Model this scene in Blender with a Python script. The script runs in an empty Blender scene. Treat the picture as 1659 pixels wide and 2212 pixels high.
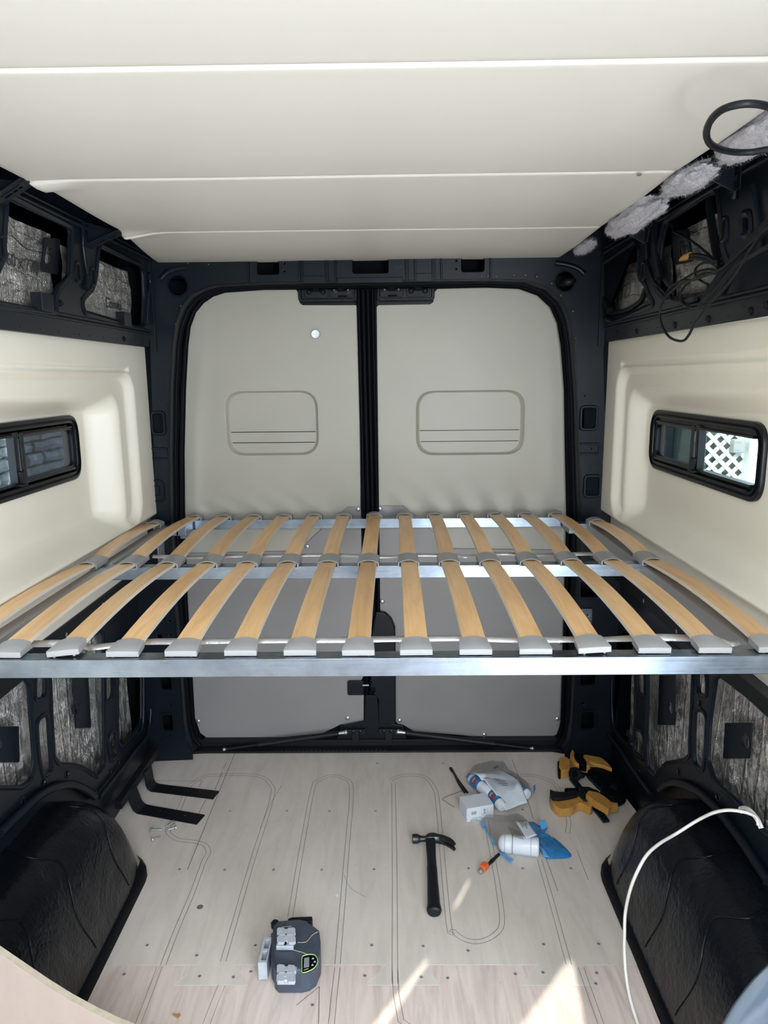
import bpy, bmesh, math, random
from mathutils import Vector, Matrix
from mathutils import noise as mnoise

R = random.Random(7)
S = bpy.context.scene
C = S.collection
PI = math.pi

# ------------------------------------------------------------------ camera, world, lights, exposure
cam_d = bpy.data.cameras.new('camera')
cam = bpy.data.objects.new('camera', cam_d)
C.objects.link(cam)
cam_d.sensor_fit = 'HORIZONTAL'
cam_d.sensor_width = 36.0
cam_d.lens = 36.0 * 1534.0 / 1659.0
cam_d.clip_start = 0.02
_p, _y, _r = math.radians(10.783), math.radians(-0.6858), math.radians(0.6152)
_fw = Vector((math.sin(_y) * math.cos(_p), math.cos(_y) * math.cos(_p), -math.sin(_p)))
_rt = Vector((math.cos(_y), -math.sin(_y), 0))
_up = _rt.cross(_fw)
_R = _rt * math.cos(_r) - _up * math.sin(_r)
_U = _rt * math.sin(_r) + _up * math.cos(_r)
cam.matrix_world = Matrix(((_R.x, _U.x, -_fw.x, 0.0702), (_R.y, _U.y, -_fw.y, 0.0), (_R.z, _U.z, -_fw.z, 1.5395), (0, 0, 0, 1)))
S.camera = cam

S.view_settings.view_transform = 'Standard'
S.view_settings.look = 'None'
S.view_settings.gamma = 1.0
S.view_settings.use_curve_mapping = False
S.view_settings.exposure = 0.15
S.cycles.use_denoising = True
S.cycles.max_bounces = 10
S.cycles.diffuse_bounces = 5
S.cycles.glossy_bounces = 5
S.cycles.transparent_max_bounces = 16
S.cycles.sample_clamp_indirect = 6.0
S.cycles.caustics_reflective = False
S.cycles.caustics_refractive = False

world = bpy.data.worlds.new('daylight_sky')
S.world = world
world.use_nodes = True
_bg = world.node_tree.nodes['Background']
_bg.inputs[0].default_value = (0.72, 0.86, 1.0, 1)
_bg.inputs[1].default_value = 4.0

def area_light(name, loc, target, sx, sy, power, col):
    d = bpy.data.lights.new(name, 'AREA')
    d.shape = 'RECTANGLE'
    d.size, d.size_y = sx, sy
    d.energy = power
    d.color = col
    o = bpy.data.objects.new(name, d)
    C.objects.link(o)
    o.location = loc
    dv = Vector(target) - Vector(loc)
    o.rotation_euler = dv.to_track_quat('-Z', 'Y').to_euler()
    return o

SUN_DIR = Vector((0.18, 0.90, -0.46)).normalized()
sd = bpy.data.lights.new('sun', 'SUN')
sd.energy = 8.0
sd.angle = math.radians(0.25)
sd.color = (1.0, 0.93, 0.80)
sun = bpy.data.objects.new('sun', sd)
C.objects.link(sun)
sun.rotation_euler = SUN_DIR.to_track_quat('-Z', 'Y').to_euler()
# daylight entering by the windscreen behind the camera and by the open sliding door on the right
area_light('windscreen_daylight', (0.1, -1.75, 1.35), (0.1, 2.0, 1.2), 1.5, 0.95, 9.0, (0.55, 0.78, 1.0))
area_light('door_daylight', (0.93, -0.40, 1.05), (-0.9, 0.85, 1.05), 1.25, 1.7, 114.0, (0.88, 0.945, 1.0))
area_light('added_overhead_fill', (0.0, -0.45, 1.94), (0.0, -0.45, 0.0), 0.7, 0.7, 44.0, (0.86, 0.935, 1.0))  # fill lamp added under the closed ceiling to brighten floor and slats

# ------------------------------------------------------------------ materials
def mk(name):
    m = bpy.data.materials.new(name)
    m.use_nodes = True
    nt = m.node_tree
    return m, nt, nt.nodes['Principled BSDF']

def nd(nt, t, **kw):
    n = nt.nodes.new(t)
    for k, v in kw.items():
        if k in n.inputs.keys():
            n.inputs[k].default_value = v
        else:
            setattr(n, k, v)
    return n

def coords(nt, scale=(1, 1, 1), rot=(0, 0, 0)):
    tc = nd(nt, 'ShaderNodeTexCoord')
    mp = nd(nt, 'ShaderNodeMapping')
    mp.inputs['Scale'].default_value = scale
    mp.inputs['Rotation'].default_value = rot
    nt.links.new(tc.outputs['Object'], mp.inputs['Vector'])
    return mp.outputs['Vector']

def noise(nt, vec, scale, detail=4, rough=0.55, dist=0.0):
    n = nd(nt, 'ShaderNodeTexNoise', Scale=scale, Detail=detail, Roughness=rough, Distortion=dist)
    nt.links.new(vec, n.inputs['Vector'])
    return n.outputs['Fac']

def ramp(nt, fac, stops):
    r = nd(nt, 'ShaderNodeValToRGB')
    el = r.color_ramp.elements
    while len(el) < len(stops):
        el.new(0.5)
    for e, (p, c) in zip(el, stops):
        e.position = p
        e.color = (*c, 1) if len(c) == 3 else c
    nt.links.new(fac, r.inputs['Fac'])
    return r.outputs['Color']

def bump(nt, bs, h, strength, dist=0.002, prev=None):
    b = nd(nt, 'ShaderNodeBump', Strength=strength, Distance=dist)
    nt.links.new(h, b.inputs['Height'])
    if prev is not None:
        nt.links.new(prev, b.inputs['Normal'])
    nt.links.new(b.outputs['Normal'], bs.inputs['Normal'])
    return b.outputs['Normal']

def simple(name, col, rough=0.5, metal=0.0, coat=0.0, nscale=None, nstr=0.1, ndist=0.001, var=0.0, vscale=6.0, spec=None):
    m, nt, b = mk(name)
    b.inputs['Base Color'].default_value = (*col, 1)
    b.inputs['Roughness'].default_value = rough
    b.inputs['Metallic'].default_value = metal
    b.inputs['Coat Weight'].default_value = coat
    if spec is not None:
        b.inputs['Specular IOR Level'].default_value = spec
    v = coords(nt)
    if var:
        f = noise(nt, v, vscale)
        c2 = tuple(max(0, c * (1 - var)) for c in col)
        c3 = tuple(min(1, c * (1 + var)) for c in col)
        nt.links.new(ramp(nt, f, [(0.3, c2), (0.7, c3)]), b.inputs['Base Color'])
    if nscale:
        bump(nt, b, noise(nt, v, nscale), nstr, ndist)
    return m

M = {}
M['black'] = simple('black_painted_steel', (0.0060, 0.0095, 0.0145), 0.30, nscale=18, nstr=0.06, ndist=0.004, var=0.15, vscale=3, spec=0.24)
M['black_matt'] = simple('black_plastic', (0.006, 0.0075, 0.010), 0.48, spec=0.3, nscale=400, nstr=0.05)
M['rubber'] = simple('black_rubber', (0.0015, 0.0025, 0.0045), 0.5, spec=0.08)
M['void'] = simple('dark_cavity_steel', (0.003, 0.004, 0.006), 0.7, spec=0.1)
M['cable'] = simple('black_cable_sheath', (0.006, 0.008, 0.011), 0.45, spec=0.3)
M['flare'] = simple('cream_gelcoat', (0.78, 0.75, 0.665), 0.36, spec=0.3, nscale=9, nstr=0.04, ndist=0.004, var=0.02)
M['door_panel'] = simple('cream_vinyl_panel', (0.405, 0.39, 0.335), 0.40, nscale=5, nstr=0.05, ndist=0.004, var=0.03, vscale=4)
M['grey_panel'] = simple('grey_door_lining', (0.26, 0.25, 0.252), 0.38, nscale=600, nstr=0.05, var=0.05, vscale=4)
M['chrome'] = simple('bright_zinc', (0.62, 0.64, 0.67), 0.28, metal=0.85)
M['dark_chrome'] = simple('dull_steel', (0.075, 0.078, 0.082), 0.42, metal=1, var=0.4, vscale=60)
M['cap'] = simple('grey_cap_plastic', (0.295, 0.30, 0.31), 0.42, nscale=500, nstr=0.05)
M['white_cable'] = simple('white_cable_sheath', (0.72, 0.71, 0.68), 0.4)
M['white_card'] = simple('white_card', (0.66, 0.72, 0.80), 0.55, nscale=120, nstr=0.05, var=0.02)
M['white_plastic'] = simple('white_plastic', (0.68, 0.74, 0.82), 0.3)
M['blue_film'] = simple('blue_film', (0.03, 0.20, 0.46), 0.22, coat=0.5, nscale=40, nstr=0.5, ndist=0.004, var=0.2, vscale=30)
M['light_blue'] = simple('light_blue_film', (0.10, 0.38, 0.75), 0.25, nscale=40, nstr=0.4, ndist=0.003)
M['red'] = simple('red_print', (0.40, 0.04, 0.07), 0.5)
M['ink'] = simple('dark_ink', (0.03, 0.033, 0.04), 0.6)
M['grey_ink'] = simple('grey_ink', (0.22, 0.25, 0.30), 0.6)
M['tan'] = simple('tan_print', (0.45, 0.40, 0.33), 0.6)
M['yellow'] = simple('amber_clamp_plastic', (0.46, 0.24, 0.055), 0.42, var=0.15, vscale=40)
M['orange'] = simple('orange_tag', (0.80, 0.13, 0.03), 0.45)
M['orange_tape'] = simple('orange_tape', (0.50, 0.26, 0.06), 0.5)
M['laser_body'] = simple('slate_tool_plastic', (0.050, 0.065, 0.092), 0.42, nscale=300, nstr=0.1, var=0.2, vscale=30)
M['laser_grey'] = simple('silver_guard_plastic', (0.42, 0.46, 0.52), 0.35, var=0.06, vscale=60)
M['lime'] = simple('lime_trim', (0.42, 0.72, 0.26), 0.45)
M['gold_line'] = simple('pale_gold_trim', (0.55, 0.45, 0.28), 0.5)
M['lcd'] = simple('grey_display', (0.25, 0.28, 0.30), 0.2)
M['wool'] = simple('pale_wool', (0.44, 0.44, 0.49), 0.95, nscale=110, nstr=0.7, ndist=0.006, var=0.10, vscale=30)
M['line'] = simple('router_line_dark', (0.15, 0.13, 0.115), 0.8)
M['joint'] = simple('open_joint', (0.16, 0.14, 0.12), 0.8)
M['sun_mask_grey'] = simple('grey_sun_mask', (0.16, 0.16, 0.165), 0.7)  # grey of the added sun mask behind the camera
M['siding'] = simple('grey_siding', (0.30, 0.34, 0.40), 0.6)
M['lattice'] = simple('white_lattice_paint', (0.80, 0.86, 0.84), 0.5)
M['hedge'] = simple('dark_hedge', (0.035, 0.06, 0.045), 0.8, var=0.5, vscale=12)
M['ground'] = simple('pale_paving', (0.36, 0.35, 0.33), 0.8, var=0.2, vscale=3)
M['leaf'] = simple('dry_brown_leaf', (0.42, 0.25, 0.12), 0.7, var=0.2, vscale=200)
M['strap'] = simple('silver_tape', (0.66, 0.68, 0.70), 0.3, metal=0.6, nscale=90, nstr=0.6, ndist=0.002)
M['blue_grey'] = simple('blue_grey_gloss_paint', (0.06, 0.085, 0.12), 0.16, spec=0.6)
M['grey_alu_bar'] = simple('dull_aluminium', (0.42, 0.43, 0.44), 0.5, metal=0.7)
M['frame_black'] = simple('black_window_frame', (0.005, 0.0065, 0.009), 0.32, spec=0.3)

def m_ceiling():
    m, nt, b = mk('cream_ceiling_vinyl')
    b.inputs['Base Color'].default_value = (0.62, 0.61, 0.572, 1)
    b.inputs['Roughness'].default_value = 0.42
    v = coords(nt)
    n1 = bump(nt, b, noise(nt, v, 4, 2), 0.12, 0.01)
    bump(nt, b, noise(nt, v, 500, 2), 0.06, 0.001, n1)
    return m
M['ceiling'] = m_ceiling()

def m_floor(name, c1, c2, c3, lo=0.05, hi=0.95, sx=9):
    m, nt, b = mk(name)
    b.inputs['Roughness'].default_value = 0.55
    v = coords(nt, (sx, 1.6, 1), (0, 0, 0.12))
    f = noise(nt, v, 2.2, 8, 0.6, 1.2)
    v2 = coords(nt)
    g = noise(nt, v2, 3.5, 5, 0.6)
    col = ramp(nt, f, [(lo, c1), (0.5, c2), (hi, c3)])
    mx = nd(nt, 'ShaderNodeMix', data_type='RGBA', blend_type='MULTIPLY')
    mx.inputs[0].default_value = 0.5
    nt.links.new(col, mx.inputs[6])
    nt.links.new(ramp(nt, g, [(0.3, (0.86, 0.84, 0.82)), (0.65, (1, 1, 1))]), mx.inputs[7])
    sp = noise(nt, v2, 60, 3, 0.6)
    mx2 = nd(nt, 'ShaderNodeMix', data_type='RGBA', blend_type='MULTIPLY')
    mx2.inputs[0].default_value = 0.6
    nt.links.new(mx.outputs[2], mx2.inputs[6])
    nt.links.new(ramp(nt, sp, [(0.22, (0.72, 0.70, 0.68)), (0.36, (1, 1, 1))]), mx2.inputs[7])
    nt.links.new(mx2.outputs[2], b.inputs['Base Color'])
    bump(nt, b, f, 0.08, 0.001)
    return m
M['ply'] = m_floor('grey_weathered_plywood', (0.524, 0.476, 0.441), (0.655, 0.607, 0.565), (0.745, 0.696, 0.655))
M['ply_pink'] = m_floor('pinkish_plywood', (0.551, 0.455, 0.420), (0.689, 0.593, 0.551), (0.772, 0.689, 0.647), 0.28, 0.75, 14)
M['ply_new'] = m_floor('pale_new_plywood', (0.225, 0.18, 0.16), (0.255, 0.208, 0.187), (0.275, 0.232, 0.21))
M['ply_edge'] = simple('pale_ply_edge', (0.34, 0.295, 0.235), 0.6, var=0.15, vscale=80)

def m_slat():
    m, nt, b = mk('birch_slat')
    b.inputs['Roughness'].default_value = 0.38
    tc = nd(nt, 'ShaderNodeTexCoord')
    mp = nd(nt, 'ShaderNodeMapping')
    mp.inputs['Scale'].default_value = (30, 2.5, 30)
    oi = nd(nt, 'ShaderNodeObjectInfo')
    ad = nd(nt, 'ShaderNodeVectorMath', operation='ADD')
    cmb = nd(nt, 'ShaderNodeCombineXYZ')
    ml = nd(nt, 'ShaderNodeMath', operation='MULTIPLY')
    ml.inputs[1].default_value = 40
    nt.links.new(oi.outputs['Random'], ml.inputs[0])
    nt.links.new(ml.outputs[0], cmb.inputs[1])
    nt.links.new(tc.outputs['Object'], ad.inputs[0])
    nt.links.new(cmb.outputs[0], ad.inputs[1])
    nt.links.new(ad.outputs[0], mp.inputs['Vector'])
    f = noise(nt, mp.outputs['Vector'], 1.5, 7, 0.65, 0.8)
    col = ramp(nt, f, [(0.25, (0.6, 0.352, 0.165)), (0.5, (0.75, 0.473, 0.232)), (0.75, (0.85, 0.562, 0.3))])
    hs = nd(nt, 'ShaderNodeHueSaturation')
    mr = nd(nt, 'ShaderNodeMapRange')
    mr.inputs['To Min'].default_value = 0.86
    mr.inputs['To Max'].default_value = 1.1
    nt.links.new(oi.outputs['Random'], mr.inputs['Value'])
    nt.links.new(mr.outputs[0], hs.inputs['Value'])
    nt.links.new(col, hs.inputs['Color'])
    nt.links.new(hs.outputs[0], b.inputs['Base Color'])
    bump(nt, b, f, 0.06, 0.0006)
    return m
M['slat'] = m_slat()
def m_slat_edge():
    m, nt, b = mk('laminated_slat_edge')
    b.inputs['Roughness'].default_value = 0.55
    v = coords(nt, (1, 1, 1))
    w = nd(nt, 'ShaderNodeTexWave', Scale=180.0, Distortion=1.0)
    w.bands_direction = 'Z'
    nt.links.new(v, w.inputs['Vector'])
    nt.links.new(ramp(nt, w.outputs['Fac'], [(0.1, (0.54, 0.47, 0.39)), (0.3, (0.66, 0.59, 0.51)), (0.9, (0.68, 0.62, 0.55))]), b.inputs['Base Color'])
    return m
M['slat_edge'] = m_slat_edge()

def m_alu():
    m, nt, b = mk('brushed_aluminium')
    b.inputs['Metallic'].default_value = 1
    b.inputs['Base Color'].default_value = (0.80, 0.82, 0.84, 1)
    v = coords(nt, (1.2, 60, 60))
    f = noise(nt, v, 3, 6, 0.6)
    nt.links.new(ramp(nt, f, [(0.2, (0.22, 0.22, 0.22)), (0.8, (0.36, 0.36, 0.36))]), b.inputs['Roughness'])
    v2 = coords(nt, (9, 9, 9))
    n1 = bump(nt, b, f, 0.12, 0.0006)
    nt.links.new(ramp(nt, noise(nt, v2, 1.5, 5, 0.6), [(0.3, (0.17, 0.205, 0.25)), (0.7, (0.27, 0.32, 0.385))]), b.inputs['Base Color'])
    return m
M['alu'] = m_alu()

def m_foil(name, vertical):
    # aluminium-faced closed-cell insulation: crumpled skin with creased ribs
    m, nt, b = mk(name)
    b.inputs['Metallic'].default_value = 0.88
    b.inputs['Roughness'].default_value = 0.24
    v = coords(nt)
    base = noise(nt, v, 7, 3)
    nt.links.new(ramp(nt, base, [(0.3, (0.72, 0.715, 0.70)), (0.7, (0.95, 0.94, 0.92))]), b.inputs['Base Color'])
    w = nd(nt, 'ShaderNodeTexWave', Scale=5.5 if vertical else 9.0, Distortion=6.0, Detail=3.0)
    w.inputs['Detail Scale'].default_value = 1.6
    w.bands_direction = 'Y' if vertical else 'Z'
    vv = coords(nt, (1, 1, 0.22) if vertical else (1, 0.45, 1))
    nt.links.new(vv, w.inputs['Vector'])
    crease = ramp(nt, w.outputs['Fac'], [(0.0, (0, 0, 0)), (0.86, (0.1, 0.1, 0.1)), (1.0, (1, 1, 1))])
    n1 = bump(nt, b, crease, 0.9, 0.006)
    n2 = bump(nt, b, noise(nt, v, 22, 5, 0.7, 2.0), 1.0, 0.014, n1)
    n2 = bump(nt, b, noise(nt, coords(nt, (1, 1, 0.35) if vertical else (1, 0.5, 1.6)), 70, 4, 0.7, 1.0), 0.8, 0.006, n2)
    w2 = nd(nt, 'ShaderNodeTexWave', Scale=32.0, Distortion=0.8)
    w2.bands_direction = 'DIAGONAL' if vertical else 'Y'
    nt.links.new(v, w2.inputs['Vector'])
    bump(nt, b, w2.outputs['Fac'], 0.25, 0.002, n2)
    return m
M['foil_v'] = m_foil('foil_insulation_lower', True)
M['foil_h'] = m_foil('foil_insulation_upper', False)

def m_butyl():
    m, nt, b = mk('black_foil_butyl_mat')
    b.inputs['Base Color'].default_value = (0.0035, 0.005, 0.0075, 1)
    b.inputs['Roughness'].default_value = 0.22
    b.inputs['Specular IOR Level'].default_value = 0.27
    v = coords(nt)
    n1 = bump(nt, b, noise(nt, v, 5, 5, 0.6, 1.5), 0.35, 0.02)
    n2 = bump(nt, b, noise(nt, v, 40, 5, 0.65, 1.0), 0.25, 0.005, n1)
    vr = nd(nt, 'ShaderNodeTexVoronoi', Scale=75.0)
    nt.links.new(coords(nt, (1, 1.5, 1)), vr.inputs['Vector'])
    bump(nt, b, vr.outputs['Distance'], 0.22, 0.003, n2)
    return m
M['butyl'] = m_butyl()

def m_clear(name, tint, gloss, rough, nscale, nstr):
    m = bpy.data.materials.new(name)
    m.use_nodes = True
    nt = m.node_tree
    nt.nodes.clear()
    out = nd(nt, 'ShaderNodeOutputMaterial')
    tr = nd(nt, 'ShaderNodeBsdfTransparent')
    tr.inputs[0].default_value = (*tint, 1)
    gl = nd(nt, 'ShaderNodeBsdfGlossy')
    gl.inputs['Roughness'].default_value = rough
    mx = nd(nt, 'ShaderNodeMixShader')
    lw = nd(nt, 'ShaderNodeLayerWeight', Blend=0.35)
    mr = nd(nt, 'ShaderNodeMapRange')
    mr.inputs['To Min'].default_value = gloss
    mr.inputs['To Max'].default_value = min(1, gloss + 0.35)
    nt.links.new(lw.outputs['Fresnel'], mr.inputs['Value'])
    nt.links.new(mr.outputs[0], mx.inputs[0])
    nt.links.new(tr.outputs[0], mx.inputs[1])
    nt.links.new(gl.outputs[0], mx.inputs[2])
    nt.links.new(mx.outputs[0], out.inputs[0])
    if nscale:
        b = nd(nt, 'ShaderNodeBump', Strength=nstr, Distance=0.004)
        nt.links.new(noise(nt, coords(nt), nscale, 4, 0.6, 1.5), b.inputs['Height'])
        nt.links.new(b.outputs[0], gl.inputs['Normal'])
    return m
M['glass'] = m_clear('window_glass', (0.86, 0.93, 0.92), 0.03, 0.02, None, 0)
M['tinted'] = m_clear('tinted_window_glass', (0.42, 0.46, 0.50), 0.04, 0.02, None, 0)
M['film'] = m_clear('clear_bag_film', (0.96, 0.97, 0.98), 0.03, 0.14, 45, 1.0)

def m_stone():
    m, nt, b = mk('dark_grey_stone')
    b.inputs['Roughness'].default_value = 0.85
    oi = nd(nt, 'ShaderNodeObjectInfo')
    v = coords(nt)
    f = noise(nt, v, 16, 6, 0.65)
    c = ramp(nt, f, [(0.25, (0.05, 0.055, 0.06)), (0.5, (0.17, 0.175, 0.185)), (0.75, (0.34, 0.345, 0.355))])
    hs = nd(nt, 'ShaderNodeHueSaturation')
    mr = nd(nt, 'ShaderNodeMapRange')
    mr.inputs['To Min'].default_value = 0.6
    mr.inputs['To Max'].default_value = 1.3
    nt.links.new(oi.outputs['Random'], mr.inputs['Value'])
    nt.links.new(mr.outputs[0], hs.inputs['Value'])
    nt.links.new(c, hs.inputs['Color'])
    nt.links.new(hs.outputs[0], b.inputs['Base Color'])
    bump(nt, b, f, 0.6, 0.02)
    return m
M['stone'] = m_stone()

# ------------------------------------------------------------------ mesh helpers
def link(name, me, m, parent=None, smooth=None, bevel=0, seg=2):
    o = bpy.data.objects.new(name, me)
    C.objects.link(o)
    if m is not None and len(me.materials) == 0:
        me.materials.append(M[m] if isinstance(m, str) else m)
    if parent is not None:
        o.parent = parent
    if smooth:
        for p in me.polygons:
            p.use_smooth = True
        me.set_sharp_from_angle(angle=math.radians(smooth))
    if bevel:
        b = o.modifiers.new('edge_round', 'BEVEL')
        b.width = bevel
        b.segments = seg
        b.limit_method = 'ANGLE'
        b.angle_limit = math.radians(40)
        if not smooth:
            for p in me.polygons:
                p.use_smooth = True
            b.harden_normals = True
    return o

def empty(name, loc=(0, 0, 0)):
    o = bpy.data.objects.new(name, None)
    C.objects.link(o)
    o.location = loc
    o.empty_display_size = 0.05
    return o

def tag(o, label=None, cat=None, group=None, kind=None):
    if label: o['label'] = label
    if cat: o['category'] = cat
    if group: o['group'] = group
    if kind: o['kind'] = kind
    return o

def thing(name, label, cat, group=None):
    return tag(empty(name), label, cat, group)

class MB:
    def __init__(s):
        s.v, s.f, s.mi = [], [], []
    def add(s, vs, fs, mi=0):
        o = len(s.v)
        s.v += [tuple(v) for v in vs]
        s.f += [tuple(i + o for i in f) for f in fs]
        s.mi += [mi] * len(fs)
        return s
    def box(s, c, d, rot=None, mi=0):
        c = Vector(c)
        vs = []
        for z in (-1, 1):
            for x, y in ((-1, -1), (1, -1), (1, 1), (-1, 1)):
                p = Vector((x * d[0] / 2, y * d[1] / 2, z * d[2] / 2))
                if rot is not None: p = rot @ p
                vs.append(c + p)
        return s.add(vs, [(3, 2, 1, 0), (4, 5, 6, 7), (0, 1, 5, 4), (1, 2, 6, 5), (2, 3, 7, 6), (3, 0, 4, 7)], mi)
    def bar(s, a, b, w, h, up=(0, 0, 1), mi=0):
        a, b = Vector(a), Vector(b)
        d = (b - a).normalized()
        x = d.cross(Vector(up)).normalized()
        z = x.cross(d)
        rot = Matrix((x, d, z)).transposed()
        return s.box((a + b) / 2, (w, (b - a).length, h), rot, mi)
    def tube(s, pts, r, n=8, closed=False, mi=0, flat=1.0):
        pts = [Vector(p) for p in pts]
        N = len(pts)
        rs = r if isinstance(r, (list, tuple)) else [r] * N
        t0 = (pts[1] - pts[0]).normalized()
        up = Vector((0, 0, 1)) if abs(t0.z) < 0.9 else Vector((0, 1, 0))
        x = t0.cross(up).normalized()
        vs = []
        for i, p in enumerate(pts):
            if closed:
                t = (pts[(i + 1) % N] - pts[i - 1]).normalized()
            else:
                t = (pts[min(i + 1, N - 1)] - pts[max(i - 1, 0)]).normalized()
            x = (x - t * x.dot(t))
            x = x.normalized() if x.length > 1e-6 else t.orthogonal().normalized()
            y = t.cross(x)
            for k in range(n):
                a = 2 * PI * k / n
                vs.append(p + x * (math.cos(a) * rs[i]) + y * (math.sin(a) * rs[i] * flat))
        fs = []
        for i in range(N if closed else N - 1):
            j = (i + 1) % N
            for k in range(n):
                l = (k + 1) % n
                fs.append((i * n + k, i * n + l, j * n + l, j * n + k))
        if not closed:
            fs.append(tuple(range(n - 1, -1, -1)))
            fs.append(tuple((N - 1) * n + k for k in range(n)))
        return s.add(vs, fs, mi)
    def cyl(s, a, b, r, n=16, mi=0):
        return s.tube([a, b], r, n, mi=mi)
    def lathe(s, prof, c=(0, 0, 0), axis=(0, 0, 1), n=20, mi=0):
        c, ax = Vector(c), Vector(axis).normalized()
        x = ax.orthogonal().normalized()
        y = ax.cross(x)
        vs, fs = [], []
        for r, h in prof:
            for k in range(n):
                a = 2 * PI * k / n
                vs.append(c + ax * h + (x * math.cos(a) + y * math.sin(a)) * max(r, 1e-5))
        for i in range(len(prof) - 1):
            for k in range(n):
                l = (k + 1) % n
                fs.append((i * n + k, i * n + l, (i + 1) * n + l, (i + 1) * n + k))
        fs.append(tuple(range(n - 1, -1, -1)))
        fs.append(tuple((len(prof) - 1) * n + k for k in range(n)))
        return s.add(vs, fs, mi)
    def prism(s, poly, vec, mi=0):
        vec = Vector(vec)
        a = [Vector(p) for p in poly]
        n = len(a)
        nrm = Vector((0, 0, 0))
        for i in range(n):
            nrm += a[i].cross(a[(i + 1) % n])
        if nrm.dot(vec) < 0:
            a.reverse()
        vs = a + [p + vec for p in a]
        fs = [tuple(range(n - 1, -1, -1)), tuple(range(n, 2 * n))]
        for i in range(n):
            j = (i + 1) % n
            fs.append((i, j, n + j, n + i))
        return s.add(vs, fs, mi)
    def loft(s, rings, closed=True, mi=0):
        n = len(rings[0])
        vs = [p for r in rings for p in r]
        fs = []
        for i in range(len(rings) - 1):
            for k in range(n if closed else n - 1):
                l = (k + 1) % n
                fs.append((i * n + k, i * n + l, (i + 1) * n + l, (i + 1) * n + k))
        return s.add(vs, fs, mi)
    def grid(s, fn, nu, nv, mi=0):
        vs = [fn(i / nu, j / nv) for i in range(nu + 1) for j in range(nv + 1)]
        fs = []
        for i in range(nu):
            for j in range(nv):
                a = i * (nv + 1) + j
                fs.append((a, a + nv + 1, a + nv + 2, a + 1))
        return s.add(vs, fs, mi)
    def mesh(s, name, mats=None):
        me = bpy.data.meshes.new(name)
        me.from_pydata(s.v, [], s.f)
        if mats:
            for m in mats: me.materials.append(M[m])
            me.polygons.foreach_set('material_index', s.mi)
        bm = bmesh.new()
        bm.from_mesh(me)
        bmesh.ops.recalc_face_normals(bm, faces=bm.faces)
        bm.to_mesh(me)
        bm.free()
        me.update()
        return me
    def build(s, name, m, parent=None, smooth=None, bevel=0, seg=2):
        if isinstance(m, (list, tuple)):
            return link(name, s.mesh(name, m), None, parent, smooth, bevel, seg)
        return link(name, s.mesh(name), m, parent, smooth, bevel, seg)

def spline(pts, n=8, closed=False):
    P = [Vector(p) for p in pts]
    N = len(P)
    out = []
    for i in range(N if closed else N - 1):
        if closed:
            p0, p1, p2, p3 = P[i - 1], P[i], P[(i + 1) % N], P[(i + 2) % N]
        else:
            p0, p1, p2, p3 = P[max(i - 1, 0)], P[i], P[i + 1], P[min(i + 2, N - 1)]
        for k in range(n):
            t = k / n
            out.append(0.5 * ((2 * p1) + (p2 - p0) * t + (2 * p0 - 5 * p1 + 4 * p2 - p3) * t * t + (3 * p1 - p0 - 3 * p2 + p3) * t ** 3))
    if not closed:
        out.append(P[-1].copy())
    return out

def fillet(pts, r, n=5):
    P = [Vector(p) for p in pts]
    N = len(P)
    out = []
    for i in range(N):
        a, b, c = P[i - 1], P[i], P[(i + 1) % N]
        u, v = (a - b), (c - b)
        lu, lv = u.length, v.length
        if lu < 1e-6 or lv < 1e-6: continue
        u, v = u / lu, v / lv
        ri = r[i] if isinstance(r, (list, tuple)) else r
        ang = u.angle(v)
        if ang > PI - 0.12 or ri <= 0:
            out.append(b); continue
        d = min(ri / math.tan(ang / 2), lu * 0.45, lv * 0.45)
        for k in range(n + 1):
            t = k / n
            out.append((b + u * d) * (1 - t) ** 2 + b * 2 * t * (1 - t) + (b + v * d) * t * t)
    return out

def rrect(c, u, v, w, h, r, n=6):
    c, u, v = Vector(c), Vector(u), Vector(v)
    return fillet([c - u * w / 2 - v * h / 2, c + u * w / 2 - v * h / 2, c + u * w / 2 + v * h / 2, c - u * w / 2 + v * h / 2], r, n)

def circ(c, u, v, r, n=14):
    c, u, v = Vector(c), Vector(u), Vector(v)
    return [c + u * (r * math.cos(2 * PI * k / n)) + v * (r * math.sin(2 * PI * k / n)) for k in range(n)]

def plate_mesh(name, outer, holes, normal, thick, bevel=0.0):
    """sheet with holes; the front face lies through the outline, the thickness goes back along -normal"""
    nrm = Vector(normal).normalized()
    o = Vector(outer[0])
    u = (Vector((0, 0, 1)).cross(nrm))
    u = u.normalized() if u.length > 1e-4 else Vector((1, 0, 0))
    v = nrm.cross(u)
    cu = bpy.data.curves.new(name, 'CURVE')
    cu.dimensions = '2D'
    cu.fill_mode = 'BOTH'
    cu.extrude = max(thick / 2 - bevel, 0.0)
    cu.bevel_depth = bevel
    cu.bevel_resolution = 1
    for loop in [outer] + list(holes):
        sp = cu.splines.new('POLY')
        sp.points.add(len(loop) - 1)
        for i, p in enumerate(loop):
            d = Vector(p) - o
            sp.points[i].co = (d.dot(u), d.dot(v), 0, 1)
        sp.use_cyclic_u = True
    ob = bpy.data.objects.new(name, cu)
    C.objects.link(ob)
    dg = bpy.context.evaluated_depsgraph_get()
    me = bpy.data.meshes.new_from_object(ob.evaluated_get(dg))
    bpy.data.objects.remove(ob)
    bpy.data.curves.remove(cu)
    me.name = name
    mat = Matrix((u, v, nrm)).transposed().to_4x4()
    mat.translation = o - nrm * (thick / 2)
    me.transform(mat)
    me.update()
    return me

def plate(name, outer, holes, normal, thick, m, parent=None, bevel=0.0015, smooth=35):
    return link(name, plate_mesh(name, outer, holes, normal, thick, bevel), m, parent, smooth)

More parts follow.
